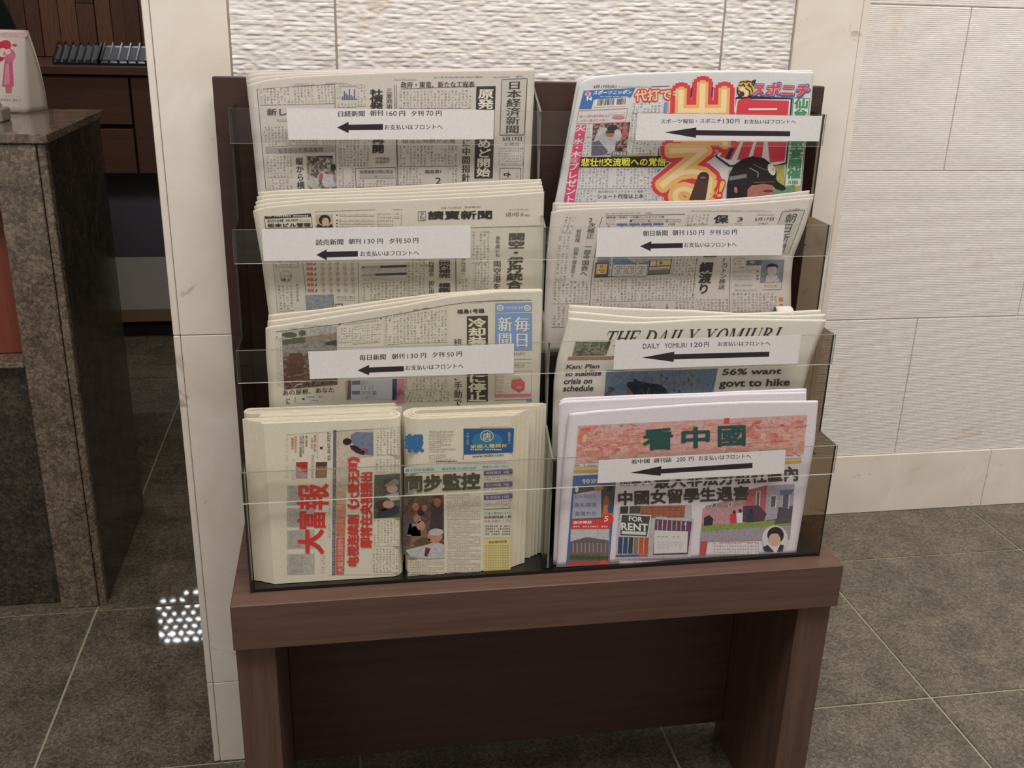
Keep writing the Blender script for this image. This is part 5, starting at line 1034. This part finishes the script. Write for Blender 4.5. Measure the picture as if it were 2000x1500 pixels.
p.poly([(110, 1215), (168, 1210), (150, 1325), (102, 1328)], (178, 84, 76), 3); p.bq(215, 1215, 560, 1310, vert=False, pitch=6.2, ch=5, col=(110, 92, 96)); p.bq(260, 1213, 545, 1226, vert=False, pitch=4, ch=5, col=(206, 120, 70), layer=2)
p.ell(685, 1195, 100, 106, (206, 200, 196), 6); p.ell(690, 1165, 64, 64, (60, 50, 54), 7); p.ell(682, 1200, 46, 52, (196, 164, 144), 8); p.poly([(625, 1175), (640, 1130), (700, 1115), (745, 1150), (735, 1180), (700, 1150), (650, 1155)], (56, 46, 50), 9); p.poly([(590, 1258), (630, 1240), (680, 1295), (610, 1292)], (66, 60, 80), 8); p.poly([(700, 1295), (725, 1235), (755, 1245), (745, 1290)], (70, 64, 70), 8); p.poly([(630, 1245), (725, 1240), (700, 1298), (660, 1298)], (214, 204, 194), 7)
for i in range(60): p.quad([(-250 + i * 18, 1372 - i * .95), (-243 + i * 18, 1372 - i * .95), (-243 + i * 18, 1378 - i * .95), (-250 + i * 18, 1378 - i * .95)], (110, 104, 110), 3)
p.build(n_)
# ---- bottom left: two bundles of papers folded again, seen from above and in front
WHT = (218, 210, 188); PW = paper('newsprint_warm', WHT)
def folded(name, xa, xb_, xloop, yf, yb, t, z0_, z1_, label, group, leaf=6, dirn=1, step=.0016):
    """a newspaper folded upright: front arm and back arm joined by a round loop at xloop (dirn=+1: loop on the right)"""
    mb = MB(); R_ = (yb - yf) / 2; cy = (yf + yb) / 2; cx = xloop - dirn * R_
    tl = t / leaf
    for L in range(leaf):
        ro = R_ - L * tl; ri = ro - tl * .78; n = 14
        if ri < .0004: ri = .0004
        oa = []; ia = []
        for k in range(n + 1):
            a = -math.pi / 2 + math.pi * k / n; oa.append((cx + dirn * ro * math.cos(a), cy + ro * math.sin(a))); ia.append((cx + dirn * ri * math.cos(a), cy + ri * math.sin(a)))
        xf = xa - dirn * (-(L + 1) * step); xf = xa + dirn * 0 - dirn * L * step; xbk = xb_ - dirn * L * step * .5
        outer = [(xf, cy - ro)] + oa + [(xbk, cy + ro)]; inner = [(xf, cy - ri)] + ia + [(xbk, cy + ri)]
        k = len(outer); n0 = len(mb.v); dz = random.uniform(-.0016, .0008); dzb = random.uniform(0, .0006)
        for pts in (outer, inner):
            mb.v += [(x, y, z0_ + dzb) for x, y in pts] + [(x, y, z1_ + dz) for x, y in pts]
        for i in range(k - 1):
            o0, o1, i0, i1 = n0 + i, n0 + k + i, n0 + 2 * k + i, n0 + 3 * k + i
            mb.f += [(o0, o0 + 1, o1 + 1, o1), (i0 + 1, i0, i1, i1 + 1), (o1, o1 + 1, i1 + 1, i1), (o0 + 1, o0, i0, i0 + 1)]
        for i in (0, k - 1): mb.f.append((n0 + i, n0 + k + i, n0 + 3 * k + i, n0 + 2 * k + i))
        mb.mi = [0] * len(mb.f)
    o = mb.build(name, PW); return tag(o, label, 'newspaper', group)
z0_, z1_ = .5462, .802
tA = .0049
# left bundle: nested papers folded at the right, open at the left
first = None
gA = 'folded papers stacked in the left half of the bottom left pocket'
for i in range(3):
    yf = 1.3062 + i * (tA + .0003); yb = 1.3412 - i * (tA + .0003)
    o = folded('newspaper', -.1165 - .0105 * i, -.120, .0725 - i * (tA + .0003), yf, yb, tA, z0_ , z1_ + .001 * i, ['folded Chinese paper with large red brush title 大富報 set sideways', 'folded paper nested inside the red-titled paper, its edges stepping out to the left', 'innermost folded paper of the red-titled bundle, its edges furthest to the left'][i], gA)
    first = first or o
# three at the back of it whose loops are on the left
for i in range(2):
    yf = 1.3422 + 0 * i + i * (.0024); yb = 1.3722 - 0 * i
fb = folded('newspaper', .068, .064, -.1462, 1.3418, 1.3608, tA, z0_, z1_ + .0015, 'folded paper behind the red-titled bundle with its round fold turned left', gA, dirn=-1)
fb2 = folded('newspaper', .062, .058, -.1420, 1.3418 + .0056, 1.3608 - .0056, .0016, z0_, z1_ + .001, 'thin folded paper held inside the left-turned fold behind the red-titled bundle', gA, leaf=3, dirn=-1)
gB = 'folded papers stacked in the right half of the bottom left pocket'
firstB = None
for i in range(4):
    yf = 1.3062 + i * (tA * .78 + .0002); yb = 1.3512 - i * (tA * .78 + .0002)
    o = folded('newspaper', .2285 + .0075 * i, .285 - .006 * i, .0765 + i * (tA * .78 + .0002), yf, yb, tA * .78, z0_, z1_ - .004 + .0012 * i, ['folded Chinese paper with blue 報 title and blue advert', 'folded paper nested second inside the blue-titled paper, edges stepping right', 'folded paper nested third inside the blue-titled paper, edges stepping right', 'innermost folded paper of the blue-titled bundle around the open hollow'][i], gB, dirn=-1)
    firstB = firstB or o
FA = lambda x, z: 1.3062 + 0 * x
p = Print(FA, WHT).use(450, 760, 3.659)
RDD = (206, 66, 60)
for y0_, y1_ in ((690, 830), (850, 985), (1010, 1140), (1180, 1325)):
    p.quad([(405, y0_), (600, y0_ - 6), (600, y1_ - 6), (405, y1_)], (196, 192, 178), 1, 'photo'); p.quad([(420, y0_ + 8), (520, y0_ + 4), (520, y1_ - 12), (420, y1_ - 8)], (184, 180, 168), 2, 'photo')
p.Rt('大', (482, 1180), (480, 1000), 190, RDD, .04, 4); p.Rt('富', (475, 1000), (475, 872), 208, RDD, .022, 4); p.Rt('報', (475, 862), (475, 675), 230, RDD, .022, 4)
p.Rt('03-3547-3727', (693, 508), (692, 308), 24, (110, 104, 96), .02); p.Rt('1', (640, 428), (640, 412), 20, BLK, .05)
p.quad([(735, 292), (757, 291), (748, 1328), (727, 1330)], (110, 100, 120)); p.Rt('2011年5月16日 第518期 (星期一) 大富報', (730, 1322), (736, 560), 15, (190, 182, 176), 0, 2)
p.quad([(759, 292), (1022, 285), (1020, 480), (830, 490), (830, 700), (752, 700)], (214, 200, 180), 1, 'photo') if False else p.poly([(759, 292), (1022, 285), (1020, 480), (840, 490), (835, 720), (755, 720)], (214, 200, 180), 1, 'photo')
for i in range(8): p.quad([(757, 690 + i * 45), (828 - i * 1, 690 + i * 45), (826 - i, 736 + i * 45), (755, 736 + i * 45)], (214, int(186 - i * 8), int(160 - i * 8)), 2, 'photo')
p.quad([(757, 1060), (818, 1058), (812, 1320), (752, 1322)], (206, 96, 80), 3); p.Rt('大富公司制作', (764, 1312), (766, 1068), 42, (216, 196, 176), .01, 4)
p.ell(835, 375, 32, 24, (56, 46, 46), 3); p.poly([(862, 330), (900, 305), (1020, 310), (1022, 475), (960, 470), (880, 400), (860, 360)], (130, 136, 160), 2, 'photo'); p.poly([(855, 400), (900, 405), (960, 450), (955, 472), (900, 455), (860, 425)], (60, 48, 54), 4); p.poly([(940, 420), (985, 430), (980, 460), (945, 450)], (150, 80, 84), 4)
p.Rt('电视连续剧《大爱无声》', (832, 1265), (838, 482), 88, RDD, .045, 5); p.Rt('即将在央视播出', (925, 1135), (928, 592), 90, RDD, .045, 5)
p.quad([(1030, 612), (1170, 608), (1205, 640), (1218, 920), (1022, 925)], (104, 104, 90), 1, 'photo') if False else p.quad([(1030, 612), (1213, 606), (1213, 915), (1024, 925)], (104, 104, 90), 1, 'photo')
p.ell(1140, 690, 50, 60, (110, 84, 70), 2, 'photo'); p.ell(1155, 712, 40, 32, (206, 176, 156), 3, 'photo'); p.poly([(1100, 760), (1200, 735), (1212, 790), (1150, 800)], (196, 190, 180), 3, 'photo'); p.ell(1085, 830, 48, 40, (96, 70, 56), 2, 'photo'); p.ell(1130, 825, 42, 28, (206, 170, 146), 3, 'photo'); p.poly([(1060, 870), (1190, 830), (1210, 880), (1150, 915), (1040, 920)], (70, 76, 84), 2, 'photo'); p.poly([(1100, 690), (1170, 640), (1205, 650), (1205, 680), (1120, 700)], (160, 150, 138), 4, 'photo')
kw = dict(vert=True, pitch=6.6, ch=4.6, col=(92, 86, 78))
p.bq(1040, 290, 1208, 470, **kw); p.bq(1035, 500, 1212, 598, **kw); p.bq(1022, 935, 1208, 1120, **kw); p.bq(1015, 1140, 1200, 1308, **kw); p.line([(405, 325), (1215, 272)], .6, (150, 144, 136)); p.line([(700, 1328), (1215, 1325)], .6, (150, 144, 136))
p.Rt('内容摘要', (432, 430), (434, 345), 20, (206, 110, 96), .02); p.Rt('社会新闻联播', (456, 455), (458, 335), 18, (206, 120, 104), .01); p.Rt('國際要聞 大爱无声', (492, 485), (494, 335), 18, (96, 88, 80), .01); p.Rt('国际要聞', (514, 460), (515, 330), 12, (120, 112, 104), 0); p.Rt('新華社 國', (535, 410), (536, 335), 16, (96, 88, 80), .01); p.Rt('文化 娱乐', (572, 425), (574, 345), 18, (206, 110, 96), .01); p.Rt('影視 演員', (594, 445), (596, 325), 18, (170, 110, 80), .01)
p.Rt('日中文化交流会', (575, 635), (578, 465), 20, (130, 140, 170), 0); p.bq(438, 500, 462, 640, vert=True, pitch=6, ch=4, col=(150, 146, 160)); p.bq(398, 330, 412, 630, vert=True, pitch=4, ch=6, col=(150, 144, 136)); p.bq(617, 320, 628, 490, vert=True, pitch=3, ch=3); p.bq(668, 330, 682, 490, vert=True, pitch=4, ch=7); p.bq(645, 1185, 680, 1310, **kw); p.bq(700, 800, 716, 1060, vert=True, pitch=4, ch=3.4)
p.quad([(470, 522), (552, 520), (550, 635), (468, 636)], (186, 160, 156), 1, 'photo'); p.quad([(470, 522), (552, 520), (551, 575), (470, 552)], (190, 64, 62), 2, 'photo'); p.poly([(500, 560), (551, 570), (545, 592), (520, 590)], (206, 90, 84), 3, 'photo')
p.quad([(612, 522), (692, 520), (688, 632), (608, 634)], (150, 124, 96), 1, 'photo'); p.quad([(612, 522), (692, 520), (690, 550), (611, 552)], (96, 76, 62), 2, 'photo'); p.ell(650, 590, 24, 26, (176, 120, 90), 3, 'photo')
p.build(first)
p = Print(FA, WHT).use(770, 760, 3.658)
p.T('報', (70, 320), (215, 318), 135, (60, 110, 156), .05, 3)
for i, w_ in enumerate((175, 178, 165, 148, 158, 100, 152, 82, 190, 110)): p.bq(250, 296 + i * 15.5, 250 + w_, 308 + i * 15.5, vert=False, pitch=4.2, ch=4)
for i, w_ in enumerate((120, 115, 180, 200)): p.bq(250, 465 + i * 14, 250 + w_, 477 + i * 14, vert=False, pitch=4.2, ch=4)
p.quad([(495, 282), (856, 280), (848, 452), (495, 468)], (52, 92, 140)); p.ell(665, 370, 110, 66, (58, 122, 158), 2); p.ring(662, 335, 46, 38, 1.6, (214, 206, 160), 4); p.T('唐', (632, 310), (692, 308), 56, (222, 206, 140), .02, 4); p.T('新唐人電視台', (545, 398), (805, 388), 28, (220, 186, 110), .03, 4); p.bq(545, 425, 800, 440, vert=False, pitch=3.6, ch=4, col=(200, 200, 190), layer=4)
p.Vt('中國人的窗', [(515, 310), (535, 310), (535, 398), (515, 398)], (170, 186, 206), 0, 4); p.Vt('新聞世界人', [(812, 306), (832, 306), (832, 392), (812, 392)], (206, 210, 216), 0, 4)
p.T('www.ntdtv.com', (558, 470), (780, 458), 20, (96, 90, 84), .01); p.bq(610, 262, 845, 272, vert=False, pitch=2.6, ch=3, col=(180, 120, 100)); p.bq(300, 515, 820, 530, vert=False, pitch=3.6, ch=4); p.line([(492, 470), (492, 505)], .8)
p.quad([(70, 560), (845, 530), (845, 566), (70, 600)], (196, 204, 196)); p.T('最大的中文報紙', (80, 570), (285, 562), 22, (110, 130, 140), 0, 2); p.T('廣告熱線 03-6809-6687', (340, 562), (590, 550), 20, (110, 130, 140), 0, 2); p.T('傳真:03-3821-7612', (628, 548), (815, 540), 18, (110, 130, 140), 0, 2)
p.T('同步監控', None, None, 0, (86, 84, 66), .05, 3, quad=[(75, 618), (615, 592), (617, 718), (78, 742)]) 
p.quad([(65, 768), (354, 756), (357, 1208), (62, 1180)], (120, 76, 76), 1, 'photo'); p.mosaic([(65, 768), (354, 756), (357, 1208), (62, 1180)], 9, 12, [(126, 80, 78), (104, 84, 72), (88, 76, 72), (120, 100, 84)], 14)
for a in ((70, 900, 130, 1040, (96, 92, 96)), (250, 800, 350, 1000, (78, 70, 72)), (90, 960, 190, 1050, (140, 150, 166)), (110, 980, 240, 1130, (140, 114, 92))): p.poly([(a[0] + 20, a[1]), (a[2] - 10, a[1]), (a[2], a[3]), (a[0], a[3])], a[4], 3, 'photo')
for x_, y_, r1, r2, c_ in ((152, 840, 24, 28, (190, 130, 110)), (215, 850, 18, 24, (176, 130, 110)), (308, 810, 26, 32, (176, 110, 90)), (165, 925, 28, 34, (176, 136, 110)), (190, 975, 32, 34, (190, 150, 120)), (190, 885, 24, 20, (60, 56, 56))): p.ell(x_, y_, r1, r2, c_, 4, 'photo')
p.poly([(78, 1150), (200, 1120), (300, 1090), (355, 1110), (357, 1205), (240, 1212), (120, 1198)], (200, 200, 200), 5, 'photo'); p.ell(290, 1050, 54, 50, (206, 150, 120), 6, 'photo'); p.ell(300, 1022, 52, 26, (206, 196, 190), 7, 'photo'); p.poly([(225, 1130), (260, 1140), (235, 1195), (215, 1190)], (120, 60, 60), 7, 'photo'); p.poly([(200, 1060), (260, 1070), (240, 1110), (160, 1120), (130, 1100)], (110, 84, 70), 6, 'photo')
PU = (110, 92, 140)
for y_, t_ in ((580, '港臺傳真  4版'), (668, '紀元特稿  7版'), (755, '生活探索 12版')): p.quad([(640, y_ + 3), (845, y_ - 8), (845, y_ + 26), (640, y_ + 38)], PU, 2); p.T(t_, (655, y_ + 10), (820, y_ + 2), 20, (206, 200, 200), .01, 3); p.bq(645, y_ + 42, 835, y_ + 74, vert=False, pitch=4.5, ch=4.5)
p.line([(640, 860), (832, 850)], .9); p.quad([(640, 865), (835, 857), (830, 1058), (640, 1066)], (206, 204, 188)); p.T('三退大潮2004.12.3日', (645, 880), (832, 874), 18, (120, 114, 104), 0, 2); p.T('退黨團隊總人數', (642, 906), (838, 900), 22, (80, 74, 68), .02, 2); p.T('94,689,136', (643, 934), (835, 928), 26, (206, 120, 116), 0, 2); p.bq(650, 970, 830, 1045, vert=False, pitch=5, ch=4, layer=2)
p.quad([(640, 1068), (832, 1060), (830, 1322), (640, 1334)], (214, 200, 132)); p.T('電話裡的故事', (675, 1084), (805, 1078), 20, (110, 96, 66), .015, 2)
for i in range(12): p.bq(650, 1112 + i * 17.5, 822, 1124 + i * 17.5, vert=False, pitch=4.8, ch=4.6, col=(150, 130, 84), layer=2)
for i in range(32): p.bq(378, 745 + i * 19, 618 if i % 5 else 540, 758 + i * 19, vert=False, pitch=5.2, ch=4.7, col=(100, 94, 84))
for i in range(8): p.bq(95, 1222 + i * 18, 358, 1235 + i * 18, vert=False, pitch=5.0, ch=4.7, col=(100, 94, 84))
p.build(firstB)
for ob, (bodies) in ((first, None), (firstB, None)): pass
# ------------------------------------------------------------------ price labels taped to the strips
LW = paper('label_paper', (222, 218, 216)); INKL = (52, 44, 48)
def label(k, q, label_, fn):
    Y = YT[k] - .0068; FF = lambda x, z: Y + 0 * x
    P = onsurf(q, FF); n = 4
    V = [tuple(a) for a in P] + [(a[0], a[1] - .0003, a[2]) for a in P]
    o = mesh_obj('price_label', V, [(0, 1, 2, 3), (7, 6, 5, 4), (0, 4, 5, 1), (1, 5, 6, 2), (2, 6, 7, 3), (3, 7, 4, 0)], LW)
    tag(o, label_, 'sign', 'white price labels taped to the rack strips')
    p = Print(lambda x, z: Y - .0003 + 0 * x, (222, 218, 216), .00005, .00003); fn(p); p.build(o)
def arrow(p, tip, h0, h1, s0, s1, s2, s3): p.poly([tip, h0, s0, s1, s2, s3, h1], INKL, 1)
def tl(p, t, a, b_, h, bold=.012): p.T(t, a, b_, h, INKL, bold, 1)
def f1(p):
    p.use(470, 120, 5.358); tl(p, '日経新聞', (1022, 517), (1298, 512), 64, .02); tl(p, '朝刊', (1356, 510), (1488, 508), 64, .02); tl(p, '160', (1525, 520), (1634, 517), 50, 0); tl(p, '円', (1660, 518), (1722, 516), 58, .02); tl(p, '夕刊', (1785, 514), (1914, 512), 60, .02); tl(p, '70', (1942, 518), (2015, 516), 50, 0); tl(p, '円', (2043, 516), (2102, 514), 58, .02)
    arrow(p, (1008, 692), (1130, 632), (1130, 750), (1130, 662), (1490, 655), (1490, 716), (1130, 718)); tl(p, 'お支払いはフロントへ', (1505, 660), (2113, 656), 56)
label(0, [(559.6, 211.5), (965.6, 214.5), (963.5, 272), (563.3, 272.7)], 'white price label reading 160円 and 70円 taped to the top strip', f1)
def f2(p):
    p.use(1080, 120, 5); tl(p, 'スポーツ報知・スポニチ', (1052, 562), (1645, 556), 46); tl(p, '130', (1660, 560), (1765, 558), 46, 0); tl(p, '円', (1778, 560), (1822, 560), 46); tl(p, 'お支払いはフロントへ', (1868, 566), (2372, 566), 44)
    arrow(p, (1088, 692), (1400, 645), (1395, 745), (1400, 670), (2316, 682), (2316, 730), (1397, 722))
label(0, [(1245.6, 221), (1606, 226.5), (1599.5, 276), (1241, 273.6)], 'white price label with long arrow reading 130円 over the colourful sports paper', f2)
def f3(p):
    p.use(440, 340, 5.356); tl(p, '読売新聞', (946, 682), (1235, 676), 64, .02); tl(p, '朝刊', (1290, 676), (1420, 672), 60, .02); tl(p, '130', (1455, 680), (1562, 676), 48, 0); tl(p, '円', (1590, 676), (1648, 674), 56, .02); tl(p, '夕刊', (1715, 672), (1842, 668), 58, .02); tl(p, '50', (1868, 674), (1940, 671), 48, 0); tl(p, '円', (1965, 668), (2020, 666), 56, .02)
    arrow(p, (952, 845), (1060, 788), (1062, 902), (1060, 813), (1387, 804), (1387, 862), (1062, 872)); tl(p, 'お支払いはフロントへ', (1412, 806), (2028, 796), 56)
label(1, [(511, 447.5), (918.7, 440), (918.7, 503.7), (515, 509.5)], 'white price label reading 130円 50円 on the evening paper with a weather table', f3)
def f4(p):
    p.use(1060, 360, 5.358); tl(p, '朝日新聞', (1050, 485), (1308, 478), 60, .02); tl(p, '朝刊', (1358, 478), (1480, 474), 58, .02); tl(p, '150', (1512, 484), (1608, 480), 48, 0); tl(p, '円', (1635, 480), (1690, 478), 54, .02); tl(p, '夕刊', (1745, 476), (1862, 472), 56, .02); tl(p, '50', (1886, 480), (1955, 477), 48, 0); tl(p, '円', (1980, 474), (2034, 472), 54, .02)
    arrow(p, (1018, 648), (1137, 595), (1130, 698), (1136, 620), (1466, 614), (1466, 665), (1132, 672)); tl(p, 'お支払いはフロントへ', (1480, 608), (2030, 604), 52)
label(1, [(1166.8, 445), (1533, 440), (1527, 497.8), (1164, 502)], 'white price label reading 150円 50円 with a short arrow', f4)
def f5(p):
    p.use(450, 560, 6.061); tl(p, '毎日新聞', (1527, 806), (1840, 794), 70, .02); tl(p, '朝刊', (1910, 796), (2060, 786), 66, .02); tl(p, '130', (2095, 796), (2220, 788), 54, 0); tl(p, '円', (2254, 784), (2316, 780), 62, .02); tl(p, '夕刊', (2388, 776), (2532, 768), 64, .02); tl(p, '50', (2565, 778), (2646, 772), 52, 0); tl(p, '円', (2678, 768), (2742, 764), 60, .02)
    arrow(p, (1505, 990), (1642, 925), (1642, 1048), (1642, 955), (2054, 940), (2054, 1000), (1642, 1018)); tl(p, 'お支払いはフロントへ', (2072, 930), (2758, 905), 62)
label(2, [(601.8, 686.7), (1004, 671.4), (1003, 728.6), (605.4, 740)], 'white price label reading 130円 50円 below the sky blue newspaper title', f5)
def f6(p):
    p.use(1060, 590, 6.452); tl(p, 'DAILY', (1262, 525), (1475, 520), 62, -.004); tl(p, 'YOMIURI', (1535, 518), (1812, 512), 62, -.004); tl(p, '120', (1868, 512), (2012, 506), 56, 0); tl(p, '円', (2035, 504), (2096, 502), 62); tl(p, 'お支払いはフロントへ', (2208, 500), (2866, 490), 58)
    arrow(p, (1250, 700), (1657, 625), (1650, 753), (1657, 657), (2858, 625), (2851, 688), (1652, 722))
label(2, [(1201.8, 664.4), (1565, 654), (1557.7, 709.7), (1198, 721.7)], 'white price label reading DAILY YOMIURI 120円 with a long arrow', f6)
def f7(p):
    p.use(1060, 750, 3.947); tl(p, '看中國', (682, 582), (824, 574), 36, .02); tl(p, '週刊誌', (855, 572), (994, 564), 38, .02); tl(p, '200', (1032, 568), (1100, 562), 32, 0); tl(p, '円', (1126, 562), (1164, 560), 34, .02); tl(p, 'お支払いはフロントへ', (1203, 554), (1605, 536), 38)
    arrow(p, (675, 684), (915, 633), (910, 707), (914, 655), (1617, 608), (1617, 648), (911, 690))
label(3, [(1169.5, 899), (1534.6, 878.5), (1531, 924.8), (1167, 943.8)], 'white price label reading 200円 on the weekly with a pink banner', f7)
bpy.data.objects.remove(_to)
